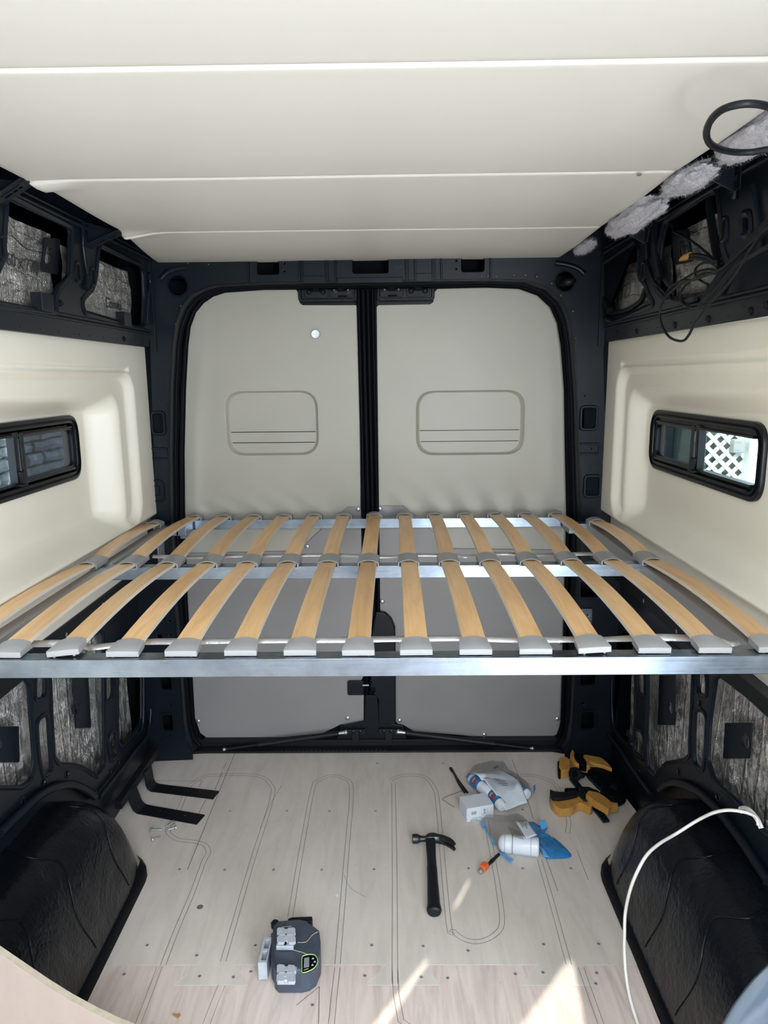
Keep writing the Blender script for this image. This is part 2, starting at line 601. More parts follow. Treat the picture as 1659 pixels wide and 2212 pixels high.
def text(body, size, origin, xd, yd, m, parent, name, depth=0.0002, align='CENTER'):
    cu = bpy.data.curves.new(name, 'FONT')
    cu.body = body
    cu.size = size
    cu.align_x = align
    cu.extrude = depth
    ob = bpy.data.objects.new(name, cu)
    C.objects.link(ob)
    dg = bpy.context.evaluated_depsgraph_get()
    me = bpy.data.meshes.new_from_object(ob.evaluated_get(dg))
    bpy.data.objects.remove(ob)
    bpy.data.curves.remove(cu)
    x, y = Vector(xd).normalized(), Vector(yd).normalized()
    z = x.cross(y)
    mt = Matrix((x, y, z)).transposed().to_4x4()
    mt.translation = Vector(origin)
    me.transform(mt)
    me.name = name
    me.materials.clear()
    return link(name, me, m, parent)

def lerp(a, b, t): return a + (b - a) * t
def sstep(a, b, x):
    t = min(1, max(0, (x - a) / (b - a)))
    return t * t * (3 - 2 * t)
X_, Y_, Z_ = Vector((1, 0, 0)), Vector((0, 1, 0)), Vector((0, 0, 1))

# ================================================================== THE SETTING
# ------------------------------------------------------------------ floor
floor = MB().box((0, 0.4, -0.022), (2.1, 4.9, 0.018)).build('floor', 'void')
tag(floor, kind='structure')
JY = 1.633
KEYS = [((-0.4574,1.6264,0), (-0.5034,1.5693,0), (-0.3126,1.5691,0), (-0.361,1.6263,0)),
        ((0.0433,1.6258,0), (-0.0064,1.5689,0), (0.1879,1.5687,0), (0.1428,1.6257,0)),
        ((0.4466,1.6253,0), (0.3887,1.5686,0), (0.582,1.5684,0), (0.5597,1.6282,0))]
rear_out = [(-0.66, 2.726, 0), (0.72, 2.722, 0), (0.81, 2.691, 0), (0.895, 2.635, 0), (0.96, 2.10, 0), (0.735, 2.02, 0), (0.708, JY, 0)]
front_out = [(-0.712, JY - 0.002, 0)]
for k in reversed(KEYS):
    rear_out += [(k[3][0], JY, 0), (k[2][0], k[2][1], 0), (k[1][0], k[1][1], 0), (k[0][0], JY, 0)]
for k in KEYS:
    front_out += [(k[0][0] - 0.002, JY - 0.002, 0), (k[1][0] - 0.004, k[1][1] - 0.002, 0), (k[2][0] + 0.004, k[2][1] - 0.002, 0), (k[3][0] + 0.002, JY - 0.002, 0)]
rear_out += [(-0.712, JY, 0), (-0.735, 2.02, 0), (-0.975, 2.10, 0), (-0.98, 2.36, 0), (-0.925, 2.655, 0), (-0.78, 2.715, 0)]
front_out += [(0.708, JY - 0.002, 0), (0.703, 1.25, 0), (0.92, 1.15, 0), (0.92, -1.9, 0), (-0.92, -1.9, 0), (-0.92, 1.15, 0), (-0.705, 1.25, 0)]
tag(plate('floor_panel', rear_out, [], Z_, 0.012, 'ply', floor, 0.0008), 'grey weathered rear plywood sheet with dovetail tabs')
tag(plate('floor_panel', front_out, [], Z_, 0.012, 'ply_pink', floor, 0.0008), 'pinkish front plywood sheet')

def strip(pts, w, z=0.00035):
    b = MB()
    P = [Vector(p) for p in pts]
    L = []
    for i, p in enumerate(P):
        t = (P[min(i + 1, len(P) - 1)] - P[max(i - 1, 0)])
        t.z = 0
        t.normalize()
        n = Vector((-t.y, t.x, 0))
        L.append((p, n))
    vs, fs = [], []
    for p, n in L:
        vs += [Vector((p.x + n.x * w / 2, p.y + n.y * w / 2, z)), Vector((p.x - n.x * w / 2, p.y - n.y * w / 2, z))]
    for i in range(len(L) - 1):
        fs.append((2 * i, 2 * i + 1, 2 * i + 3, 2 * i + 2))
    b.add(vs, fs)
    return b

def groove(pts, gap=0.0145, w=0.0015, smooth=True):
    P = spline(pts, 6) if smooth else [Vector(p) for p in pts]
    for s in (-1, 1):
        Q = []
        for i, p in enumerate(P):
            t = (P[min(i + 1, len(P) - 1)] - P[max(i - 1, 0)]).normalized()
            Q.append(p + Vector((-t.y, t.x, 0)) * (s * gap / 2))
        strip(Q, w).build('routed_line', 'line', floor)
groove([(-0.553,1.631,0),(-0.5535,1.7624,0),(-0.5494,1.901,0),(-0.5512,2.0438,0),(-0.5477,2.0894,0),(-0.5682,2.1272,0),(-0.6126,2.1468,0),(-0.6675,2.1568,0),(-0.7067,2.1869,0),(-0.7227,2.2176,0)])
groove([(-0.3949,1.6446,0),(-0.3945,1.762,0),(-0.3939,2.0476,0),(-0.388,2.4041,0),(-0.4093,2.4902,0),(-0.4503,2.5388,0),(-0.5009,2.5557,0),(-0.6112,2.5565,0),(-0.6813,2.5438,0),(-0.72,2.4735,0),(-0.7163,2.3393,0),(-0.7227,2.2176,0)])
groove([(-0.2365,1.804,0),(-0.2414,2.1162,0),(-0.2416,2.4608,0),(-0.2222,2.5144,0),(-0.1799,2.5467,0),(-0.1314,2.5299,0),(-0.0949,2.4598,0),(-0.0898,2.1155,0),(-0.0865,1.635,0)])
groove([(0.0664,1.5731,0),(0.0683,1.9596,0),(0.0667,2.2929,0),(0.0657,2.4931,0)], smooth=False)
groove([(0.0532,2.5124,0),(0.084,2.5381,0),(0.1351,2.5509,0),(0.1923,2.5308,0),(0.2219,2.4514,0),(0.2275,2.3478,0),(0.2213,1.7976,0),(0.2332,1.7487,0),(0.2627,1.7185,0),(0.2991,1.7118,0),(0.3416,1.7316,0),(0.3732,1.7778,0),(0.3832,1.8981,0),(0.3871,2.0445,0),(0.3909,2.2561,0)])
groove([(0.5364,2.0528,0),(0.5338,1.8405,0),(0.529,1.6327,0)], smooth=False)
groove([(0.5363,2.5381,0),(0.6096,2.5441,0),(0.6726,2.5015,0),(0.6888,2.4482,0),(0.6852,2.3592,0),(0.6818,2.2625,0),(0.6597,2.1851,0)])
groove([(-0.0858,1.6244,0),(-0.0876,1.5383,0),(-0.0879,1.457,0)], smooth=False)
groove([(0.0666,1.6243,0),(0.0697,1.5382,0),(0.0805,1.4658,0),(0.1069,1.4445,0)], smooth=False)
groove([(0.5585,1.6237,0),(0.5605,1.5379,0),(0.5628,1.4569,0)], smooth=False)
groove([(-0.3809,1.5692,0),(-0.3871,1.5113,0),(-0.3917,1.457,0)], gap=0.018, w=0.001, smooth=False)
groove([(-0.5607,1.628,0),(-0.5591,1.5385,0),(-0.5588,1.457,0)], gap=0.014, w=0.001, smooth=False)
for pts, w in (([(-0.5963,2.7253,0),(-0.596,2.4174,0),(-0.5944,2.1614,0),(-0.5934,2.0065,0)], 0.0022), ([(-0.615,2.6456,0),(-0.6167,2.6039,0)], 0.002), ([(-0.6159,2.5766,0),(-0.6149,2.5108,0),(-0.6155,2.4541,0)], 0.0022),
               ([(-0.6328,2.3908,0),(-0.6363,2.3191,0),(-0.635,2.2405,0)], 0.002), ([(0.6684,2.0957,0),(0.6683,1.9555,0)], 0.0016), ([(0.5501,2.6645,0),(0.5558,2.496,0),(0.5596,2.3745,0),(0.5582,2.2631,0)], 0.0018),
               ([(0.5587,2.0663,0),(0.5627,1.9074,0)], 0.0018), ([(-0.8744,2.5191,0),(-0.7825,2.5152,0),(-0.6791,2.5145,0)], 0.0014), ([(-0.6791,2.5145,0),(-0.6816,2.4763,0)], 0.0016),
               ([(-0.1278,1.5647,0),(-0.1801,1.5086,0)], 0.0016), ([(-0.1278,1.5647,0),(-0.1194,1.457,0)], 0.002), ([(-0.3623,2.4867,0),(-0.3868,2.3659,0),(-0.3989,2.2159,0)], 0.0012),
               ([(-0.0919,1.9811,0),(-0.0682,1.9233,0),(-0.0199,1.8837,0)], 0.0010), ([(-0.8976,2.481,0),(-0.8268,2.4836,0)], 0.0012)):
    strip(spline(pts, 3), w, 0.0004).build('pencil_line', 'line', floor)
for x, y in ((308,206),):
    pass
SCREWS = [(-0.5268,2.3185,0),(-0.1657,2.3163,0),(0,2.3154,0),(-0.6192,2.0088,0),(-0.4732,2.0061,0),(-0.3178,2.0055,0),(-0.1642,2.0049,0),(0.0023,2.0064,0),(0.3028,2.0096,0),(0.4746,2.009,0),(0.627,2.0084,0),(-0.6187,1.7003,0),(-0.4715,1.6649,0),(-0.318,1.6998,0),(0.0032,1.6993,0),(0.1447,1.6958,0),(0.2663,1.6796,0),(0.4761,1.7017,0),(0.6276,1.7031,0),(-0.3136,1.6112,0),(-0.4458,1.5966,0),(-0.3563,1.5936,0),(-0.1443,1.6081,0),(-0.0122,1.5977,0),(0.1353,1.5932,0),(0.2038,1.5902,0),(0.3816,1.6031,0),(0.455,1.6075,0),(0.5949,1.6058,0),(0.5832,1.5727,0),(-0.1587,1.5535,0),(-0.1397,1.5099,0),(0.0005,2.6371,0),(0.2666,2.635,0),(0.5311,2.3206,0),(-0.32,2.3173,0),(-0.6468,1.6027,0)]
me = MB().lathe([(0.0046, 0.0002), (0.0046, 0.0008), (0.0036, 0.0012), (0.0016, 0.0010), (0.0014, 0.0002)], n=10).mesh('floor_screw')
me.materials.append(M['grey_alu_bar'])
for p in SCREWS:
    o = link('floor_screw', me, None, floor)
    o.location = p
MB().lathe([(0.006, 0.0), (0.006, 0.0004), (0.002, 0.0006)], n=8, c=(-0.107,1.8918,0)).build('paint_fleck', 'white_plastic', floor)
MB().lathe([(0.010, 0.0), (0.009, 0.0004), (0.002, 0.0005)], n=8, c=(-0.5105,1.8451,0)).build('oil_stain', 'line', floor)

# ------------------------------------------------------------------ ceiling
ceiling = MB().box((0, 0.5, 2.055), (2.24, 5.1, 0.02)).build('ceiling', 'black')
tag(ceiling, kind='structure')
LEDGE = [(-2.0, -0.70), (1.0, -0.70), (1.59, -0.70), (1.62, -0.685), (2.10, -0.695), (2.13, -0.70), (2.60, -0.765), (2.70, -0.775)]
REDGE = [(-2.0, 0.675), (1.24, 0.677), (1.59, 0.675), (2.65, 0.682), (2.70, 0.684)]
def edge_x(tab, y):
    for (a, xa), (b, xb) in zip(tab, tab[1:]):
        if y <= b:
            return xa + (xb - xa) * (y - a) / (b - a)
    return tab[-1][1]
SEAMS = [-0.60, -0.05, 0.50, 1.05, 1.588, 2.14, 2.697]
for a, b in zip(SEAMS, SEAMS[1:]):
    mb = MB()
    ny, nx = 30, 40
    def fn(u, v, a=a, b=b):
        y = lerp(a + 0.0006, b - 0.0006, u)
        xl, xr = edge_x(LEDGE, y), edge_x(REDGE, y)
        x = lerp(xl, xr, v)
        e = min(u * (b - a), (1 - u) * (b - a))
        ex = min(v * (xr - xl), (1 - v) * (xr - xl))
        z = 1.951 + 0.007 * (1 - sstep(0, 0.008, e)) + 0.010 * (1 - sstep(0, 0.010, ex))
        z -= 0.003 * math.sin(PI * u)
        z += 0.0016 * mnoise.noise(Vector((x * 2.2, y * 4, 3.1)))
        if x < -0.55:
            for gy in (1.592, 2.118):
                z -= 0.016 * math.exp(-((y - gy - 0.03) / 0.03) ** 2) * sstep(-0.58, -0.70, x)
        return (x, y, z)
    us = [0, 0.003, 0.007, 0.012, 0.02, 0.04] + [0.04 + 0.92 * i / 24 for i in range(1, 24)] + [0.96, 0.98, 0.988, 0.993, 0.997, 1]
    vs = [0, 0.002, 0.005, 0.009, 0.02] + [0.02 + 0.96 * i / 40 for i in range(1, 40)] + [0.98, 0.991, 0.995, 0.998, 1]
    V = [fn(u, v) for u in us for v in vs]
    nv = len(vs)
    F = [(i * nv + j, (i + 1) * nv + j, (i + 1) * nv + j + 1, i * nv + j + 1) for i in range(len(us) - 1) for j in range(nv - 1)]
    mb.add(V, F)
    o = mb.build('ceiling_panel', 'ceiling', ceiling, smooth=60)
    sm = o.modifiers.new('board', 'SOLIDIFY')
    sm.thickness = 0.012
    sm.offset = -1 if o.data.polygons[0].normal.z < 0 else 1
for y in (1.05, 1.588, 2.14):
    MB().tube([(edge_x(LEDGE, y) + 0.004, y, 1.9575), (0, y, 1.9565), (edge_x(REDGE, y) - 0.004, y, 1.9575)], 0.0022, 6).build('piping', 'ceiling', ceiling, 60)
MB().lathe([(0.006, 0), (0.004, 0.002), (0.001, 0.003)], (0.591,1.5912,1.948), (0, 0, -1), 8).build('puncture', 'line', ceiling)

# ------------------------------------------------------------------ side walls
def hole_ring(mb, pts, nrm, r=0.006, off=0.0):
    P = [Vector(p) + Vector(nrm) * off for p in pts]
    mb.tube(P, r, 6, closed=True)

def side_wall(sgn, D):
    """sgn -1 = left, +1 = right; D holds the measured outlines"""
    nm = 'wall_left' if sgn < 0 else 'wall_right'
    W = tag(empty(nm), kind='structure')
    nrm = Vector((-sgn, 0, -0.06 * 1)).normalized() if sgn > 0 else Vector((1, 0, -0.06)).normalized()
    xu = lambda z: (-0.9096 + 0.06 * z) if sgn < 0 else (0.9446 - 0.06 * z)
    y0 = D['y0']
    # upper inner skin with its window-like openings
    outer = [(xu(1.655), y0, 1.655), (xu(1.655), 2.655, 1.655), (xu(2.03), 2.655, 2.03), (xu(2.03), y0, 2.03)]
    holes = [fillet(h, 0.018, 3) for h in D['upper']] + [circ(p, Y_, Z_, 0.0035, 8) for p in D['dots']]
    plate('upper_frame', outer, holes, nrm, 0.008, 'black', W, 0.0015)
    b = MB()
    for h in D['upper']:
        c = sum((Vector(p) for p in h), Vector()) / len(h)
        big = [Vector(p) + (Vector(p) - c).normalized() * 0.012 for p in h]
        hole_ring(b, fillet(big, 0.025, 4), nrm, 0.009, -0.002)
    b.build('pressed_rim', 'black', W, 50)
    b = MB()
    for z, r in ((1.712, 0.005), (1.702, 0.004), (1.962, 0.007), (1.976, 0.006)):
        b.tube([(xu(z) - sgn * 0.001, y0, z), (xu(z) - sgn * 0.001, 2.64, z)], r, 8)
    b.build('pressed_bead', 'black', W, 50)
    b = MB()
    b.box((xu(1.80) - sgn * 0.004, 2.652, 1.84), (0.022, 0.006, 0.40))
    b.build('seam_flange', 'black', W, bevel=0.001)
    # crumpled foil insulation behind the openings
    for h in D['upper']:
        ys, zs = [p[1] for p in h], [p[2] for p in h]
        ya, yb, za, zb = min(ys) - 0.03, max(ys) + D['foil_back'], min(zs) - 0.03, max(zs) - D['foil_gap']
        mb = MB()
        def fn(u, v, ya=ya, yb=yb, za=za, zb=zb):
            y, z = lerp(ya, yb, u), lerp(za, zb, v)
            d = 0.045 + 0.012 * mnoise.noise(Vector((y * 6, z * 6, sgn))) + 0.005 * mnoise.noise(Vector((y * 25, z * 25, sgn)))
            return (xu(z) + sgn * d, y, z)
        mb.grid(fn, 40, 24)
        mb.build('foil_insulation', 'foil_h', W, 60)
    # gussets that tie the roof bows to the wall
    for gp, sl in D['gussets']:
        g = MB()
        g.prism(gp, (0, 0.004, 0))
        a, c = Vector(gp[1]), Vector(gp[2])
        d = (c - a).normalized()
        n = Vector((d.z, 0, -d.x))
        if n.z > 0: n = -n
        for k, (wy, t) in enumerate(((0.020, 0.0), (-0.020, 0.0))):
            g.bar(a + Vector((0, wy - 0.0, 0)), c + Vector((0, wy, 0)), 0.014, 0.003, up=n)
        g.bar(a + Vector((0, 0, 0)), a + d * 0.02, 0.05, 0.003, up=n)
        g.bar(c - d * 0.02, c, 0.05, 0.003, up=n)
        g.build('gusset', 'black', W, bevel=0.001)
    # clips, slots and cross plate
    b = MB()
    for p in D['clips']:
        c = Vector(p)
        b.box(c + Vector((-sgn * 0.004, 0, 0)), (0.03, 0.06, 0.045))
        b.box(c + Vector((sgn * 0.012, 0.04, 0.018)), (0.03, 0.04, 0.004))
    b.build('clip_bracket', 'black', W, bevel=0.004)
    for p in D['slots']:
        q = rrect(Vector(p) + nrm * 0.001, Y_, Z_, 0.026, 0.05, 0.012, 4)
        b = MB()
        hole_ring(b, q, nrm, 0.005)
        b.build('slot_rim', 'black', W, 50)
        MB().prism([Vector(t) - nrm * 0.001 for t in rrect(Vector(p) + nrm * 0.001, Y_, Z_, 0.02, 0.042, 0.01, 4)], nrm * 0.003).build('slot', 'void', W)  # dark plate on the uncut skin stands in for the shaded hole
    for h, hh in D['cross']:
        plate('cross_plate', [Vector(p) + Vector((sgn * 0.02, 0, 0)) for p in fillet(h, 0.006, 2)], [[Vector(p) + Vector((sgn * 0.02, 0, 0)) for p in fillet(hh, 0.012, 3)]], nrm, 0.004, 'black', W)
    b = MB()
    for pts, r in D['beads']:
        b.tube(spline([Vector(p) - Vector((sgn * 0.004, 0, 0)) for p in pts], 6), r, 8)
    b.build('stamped_rib', 'black', W, 50)
    for p in D['bolts_up']:
        MB().lathe([(0.009, -0.001), (0.009, 0.003), (0.005, 0.005), (0.003, 0.003)], p, nrm, 10).build('rivet_nut', 'black', W, 40)
    # cream moulded panel: a height field with two stepped recesses, cut out for the window
    P = D['flare']
    def rect_sd(y, z, ya, yb, za, zb, r):
        cy, cz = (ya + yb) / 2, (za + zb) / 2
        qy, qz = abs(y - cy) - (yb - ya) / 2 + r, abs(z - cz) - (zb - za) / 2 + r
        return math.hypot(max(qy, 0), max(qz, 0)) + min(max(qy, qz), 0) - r
    def flare_x(y, z):
        fwd = max(0.0, 1.9 - y)
        s1 = sstep(0.016, -0.016, rect_sd(y, z, -3, P['y1'], 1.046, 1.552 + 0.012 * min(fwd, 0.6), 0.07))
        s2 = sstep(0.030, -0.036, rect_sd(y, z, -3, P['y2'], 1.050, 1.468 + 0.03 * min(fwd, 0.6), 0.05))
        d = P['d1'] * s1 + P['d2'] * s2
        d += 0.010 * sstep(0.005, -0.005, rect_sd(y, z, -3, P['y1'] - 0.03, 1.565, 1.578 + 0.012 * min(fwd, 0.6), 0.006))
        d += 0.040 * sstep(1.038, 1.005, z)
        d -= 0.03 * s2 * sstep(1.12, 1.05, z) * 0.4
        return sgn * (P['x0'] + P['tilt'] * (2.6 - y) + d)
    ys = [-0.45 + 0.05 * i for i in range(48)]
    y = ys[-1]
    while y < 2.657:
        y += 0.007
        ys.append(min(y, 2.659))
    z, zs = 0.855, []
    while z < 1.655:
        zs.append(z)
        z += 0.0045
    zs.append(1.655)
    wy0, wy1, wz0, wz1 = D['win']
    wa, wb, wc, we = wy0 + 0.026, wy1 - 0.026, wz0 + 0.026, wz1 - 0.026
    V = [(flare_x(a, b_), a, b_) for a in ys for b_ in zs]
    nz = len(zs)
    F = []
    for i in range(len(ys) - 1):
        for j in range(nz - 1):
            if rect_sd((ys[i] + ys[i + 1]) / 2, (zs[j] + zs[j + 1]) / 2, wa, wb, wc, we, 0.05) < 0: continue
            F.append((i * nz + j, (i + 1) * nz + j, (i + 1) * nz + j + 1, i * nz + j + 1))
    MB().add(V, F).build('moulded_panel', 'flare', W, 75)
    # lower inner skin
    xl = D['xl']
    outer = [(xl, 0.95, 0.0), (xl, 2.66, 0.0), (xl, 2.66, 0.87), (xl, 0.95, 0.87)]
    lh = []
    for h in D['lower']:
        lh.append(fillet(h, 0.02, 3))
    plate('lower_frame', outer, lh, (-sgn, 0, 0), 0.006, 'black', W, 0.0015)
    b = MB()
    for h in D['lower']:
        c = sum((Vector(p) for p in h), Vector()) / len(h)
        hole_ring(b, fillet([Vector(p) + (Vector(p) - c).normalized() * 0.008 for p in h], 0.025, 4), X_, 0.006, 0)
    b.build('pressed_rim', 'black', W, 50)
    b = MB()
    b.box((xl - sgn * 0.012, 1.8, 0.812), (0.026, 1.72, 0.098))
    b.build('rub_rail', 'black_matt', W, bevel=0.003)
    for p in D['tabs']:
        b = MB()
        b.box(Vector(p) + Vector((-sgn * 0.016, 0, 0)), (0.006, 0.15, 0.10))
        b.build('tab_plate', 'black_matt', W, bevel=0.002)
    for p in D['bolts_lo']:
        MB().lathe([(0.011, 0), (0.011, 0.002), (0.007, 0.005), (0.002, 0.0055)], Vector(p) + Vector((-sgn * 0.02, 0, 0)), (-sgn, 0, 0), 10).build('screw', 'chrome', W, 40)
    b = MB()
    for p in D['bosses']:
        b.lathe([(0.014, -0.002), (0.014, 0.001), (0.010, 0.003), (0.008, 0.0)], p, (-sgn, 0, 0), 12)
    b.build('boss', 'black', W, 40)
    b = MB()
    for pts, r in D['ribs_lo']:
        b.tube(spline(pts, 6), r, 8)
    b.build('arch_bead', 'black', W, 50)
    mb = MB()
    def fn2(u, v):
        y, z = lerp(0.95, 2.64, u), lerp(0.03, 0.86, v)
        d = 0.06 + 0.014 * mnoise.noise(Vector((y * 5, z * 2.5, 4 + sgn))) + 0.005 * mnoise.noise(Vector((y * 30, z * 8, sgn)))
        return (xl + sgn * d, y, z)
    mb.grid(fn2, 110, 40)
    mb.build('foil_insulation', 'foil_v', W, 60)
    for h, k in D['strut_plates']:
        pl = plate_mesh('strut_plate', fillet([Vector(p) + Vector((sgn * 0.03, 0, 0)) for p in h], 0.004, 2), [circ(Vector(k) + Vector((sgn * 0.03, 0, 0)), Y_, Z_, 0.02, 12)] if k else [], (-sgn, 0, 0), 0.004, 0.001)
        link('strut_plate', pl, 'black', W, 35)
    # outer skins
    b = MB()
    b.box((sgn * 1.10, 0.55, 1.87), (0.01, 5.2, 0.48))
    b.box((sgn * 1.06, 1.2, 0.41), (0.01, 3.0, 0.90))
    b.box((sgn * 0.978, 1.2, 1.658), (0.27, 3.2, 0.004))
    b.box((sgn * 0.99, 1.5, 0.852), (0.24, 2.5, 0.004))
    b.build('outer_skin', 'black', W)
    return W

LEFT = dict(
    y0=-0.6, foil_back=-0.02, foil_gap=0.02,
    upper=[[(-0.793,1.7052,1.944),(-0.7931,2.0082,1.9415),(-0.7936,2.0189,1.9342),(-0.8006,1.9987,1.8165),(-0.803,1.9304,1.7773),(-0.8044,1.9077,1.7538),(-0.8064,1.9128,1.7206),(-0.807,1.6458,1.7098),(-0.8071,1.5723,1.7084),(-0.8042,1.5771,1.7565),(-0.8029,1.6524,1.7783),(-0.801,1.6807,1.8103),(-0.7973,1.6925,1.8721)],
           [(-0.794,2.2173,1.9275),(-0.7941,2.5491,1.925),(-0.7948,2.5903,1.914),(-0.8,2.5963,1.8274),(-0.8057,2.5827,1.7315),(-0.8065,2.5354,1.7189),(-0.8056,2.1057,1.7327),(-0.804,2.0889,1.7605),(-0.8031,2.1118,1.7756),(-0.8013,2.1722,1.8057),(-0.7994,2.191,1.8369),(-0.7961,2.2081,1.8919)]],
    dots=[(-0.8096,1.7289,1.666),(-0.8096,1.8284,1.666),(-0.8096,1.9269,1.6663),(-0.8096,2.0248,1.666),(-0.8096,2.0546,1.6665),(-0.8096,2.1267,1.6666),(-0.8096,2.2252,1.6666),(-0.8096,2.3373,1.6667),(-0.8095,2.4571,1.6681),(-0.8094,2.5802,1.6693)],
    gussets=[([(-0.7831,2.11,1.9761),(-0.6883,2.11,1.9489),(-0.789,2.11,1.9092)], None), ([(-0.7755,1.585,1.9562),(-0.6871,1.585,1.9514),(-0.7613,1.585,1.9095)], None)],
    clips=[(-0.8058,1.8363,1.7306),(-0.8056,2.3889,1.7325)], slots=[(-0.7995,2.0549,1.8351),(-0.7995,2.1544,1.8347),(-0.7997,1.6633,1.8323)],
    cross=[([(-0.7956,1.9145,1.8997),(-0.7949,2.0032,1.9124),(-0.8005,1.9794,1.8187),(-0.8008,1.8873,1.8141)], [(-0.7968,1.9231,1.8797),(-0.7966,1.9547,1.8828),(-0.7994,1.9458,1.8374),(-0.7996,1.904,1.8335)])],
    beads=[([(-0.7911,2.0949,1.9756),(-0.7942,2.0882,1.9228),(-0.7971,2.0969,1.8747),(-0.7992,2.1131,1.8394)], 0.006), ([(-0.7997,2.1126,1.8317),(-0.801,2.1048,1.8105),(-0.8018,2.0945,1.7966)], 0.010), ([(-0.795,2.6334,1.9106),(-0.7967,2.652,1.8814),(-0.7997,2.6303,1.8311),(-0.8056,2.6118,1.7336)], 0.008)],
    bolts_up=[(-0.8093,2.3979,1.6712),(-0.8052,1.9461,1.7402)],
    flare=dict(x0=0.832, tilt=0.0, y1=2.505, y2=2.405, d1=0.028, d2=0.097),
    win=(1.53, 2.305, 1.228, 1.427), xl=-0.93,
    lower=[[(-0.93,1.5508,0.7453),(-0.93,1.6743,0.754),(-0.93,1.7408,0.7603),(-0.93,1.7893,0.7518),(-0.93,1.8102,0.7209),(-0.93,1.8035,0.6151),(-0.93,1.7967,0.5078),(-0.93,1.7698,0.465),(-0.93,1.7197,0.4752),(-0.93,1.5207,0.5988)],
           [(-0.93,1.8335,0.5968),(-0.93,1.8953,0.5922),(-0.93,1.8875,0.5139),(-0.93,1.883,0.4241),(-0.93,1.8354,0.438),(-0.93,1.8326,0.5155)],
           [(-0.93,1.8526,0.7265),(-0.93,1.9002,0.7223),(-0.93,1.8879,0.6501),(-0.93,1.8427,0.6661)],
           [(-0.93,1.939,0.7199),(-0.93,2.0622,0.7144),(-0.93,2.3152,0.6916),(-0.93,2.2836,0.524),(-0.93,2.2271,0.2386),(-0.93,2.1672,0.233),(-0.93,2.1266,0.2709),(-0.93,2.086,0.3165),(-0.93,2.0214,0.3655),(-0.93,1.9373,0.4161),(-0.93,1.9125,0.4543),(-0.93,1.9229,0.574)],
           [(-0.93,2.2789,0.3106),(-0.93,2.3413,0.3056),(-0.93,2.3358,0.2185),(-0.93,2.2882,0.217)],
           [(-0.93,2.3175,0.6267),(-0.93,2.3782,0.62),(-0.93,2.343,0.4344),(-0.93,2.2864,0.4423)],
           [(-0.93,2.4303,0.5997),(-0.93,2.6516,0.6),(-0.93,2.6664,0.5465),(-0.93,2.5957,0.2185),(-0.93,2.5357,0.2047),(-0.93,2.3992,0.2215),(-0.93,2.3656,0.2546)]],
    tabs=[(-0.93,2.1348,0.8258),(-0.93,1.9907,0.8143)], bolts_lo=[(-0.93,2.0858,0.8424),(-0.93,2.1897,0.8417),(-0.93,2.0042,0.7934),(-0.93,2.2754,0.7979)], bosses=[(-0.93,1.9686,0.3593),(-0.93,1.8285,0.4177),(-0.93,2.269,0.1856),(-0.93,1.7217,0.426),(-0.93,2.3406,0.1793),(-0.93,2.1423,0.1871)],
    ribs_lo=[([(-0.915,1.5801,0.4312),(-0.915,1.6681,0.4233),(-0.915,1.7898,0.406),(-0.915,1.9216,0.3527),(-0.915,2.0199,0.2837),(-0.915,2.1071,0.1926)], 0.012), ([(-0.915,2.1403,0.1713),(-0.915,2.2386,0.165),(-0.915,2.4622,0.1524),(-0.915,2.631,0.1582),(-0.915,2.6925,0.339)], 0.008), ([(-0.92,2.6296,0.3867),(-0.92,2.5865,0.2113),(-0.92,2.5347,0.1896)], 0.006)],
    strut_plates=[([(-0.93,1.6742,0.6689),(-0.93,1.7943,0.6075),(-0.93,1.779,0.5096),(-0.93,1.67,0.573)], (-0.93,1.693,0.607)), ([(-0.93,2.1314,0.5984),(-0.93,2.2384,0.5509),(-0.93,2.2249,0.3774),(-0.93,2.1177,0.4336)], (-0.93,2.1306,0.4949))])
side_wall(-1, LEFT)

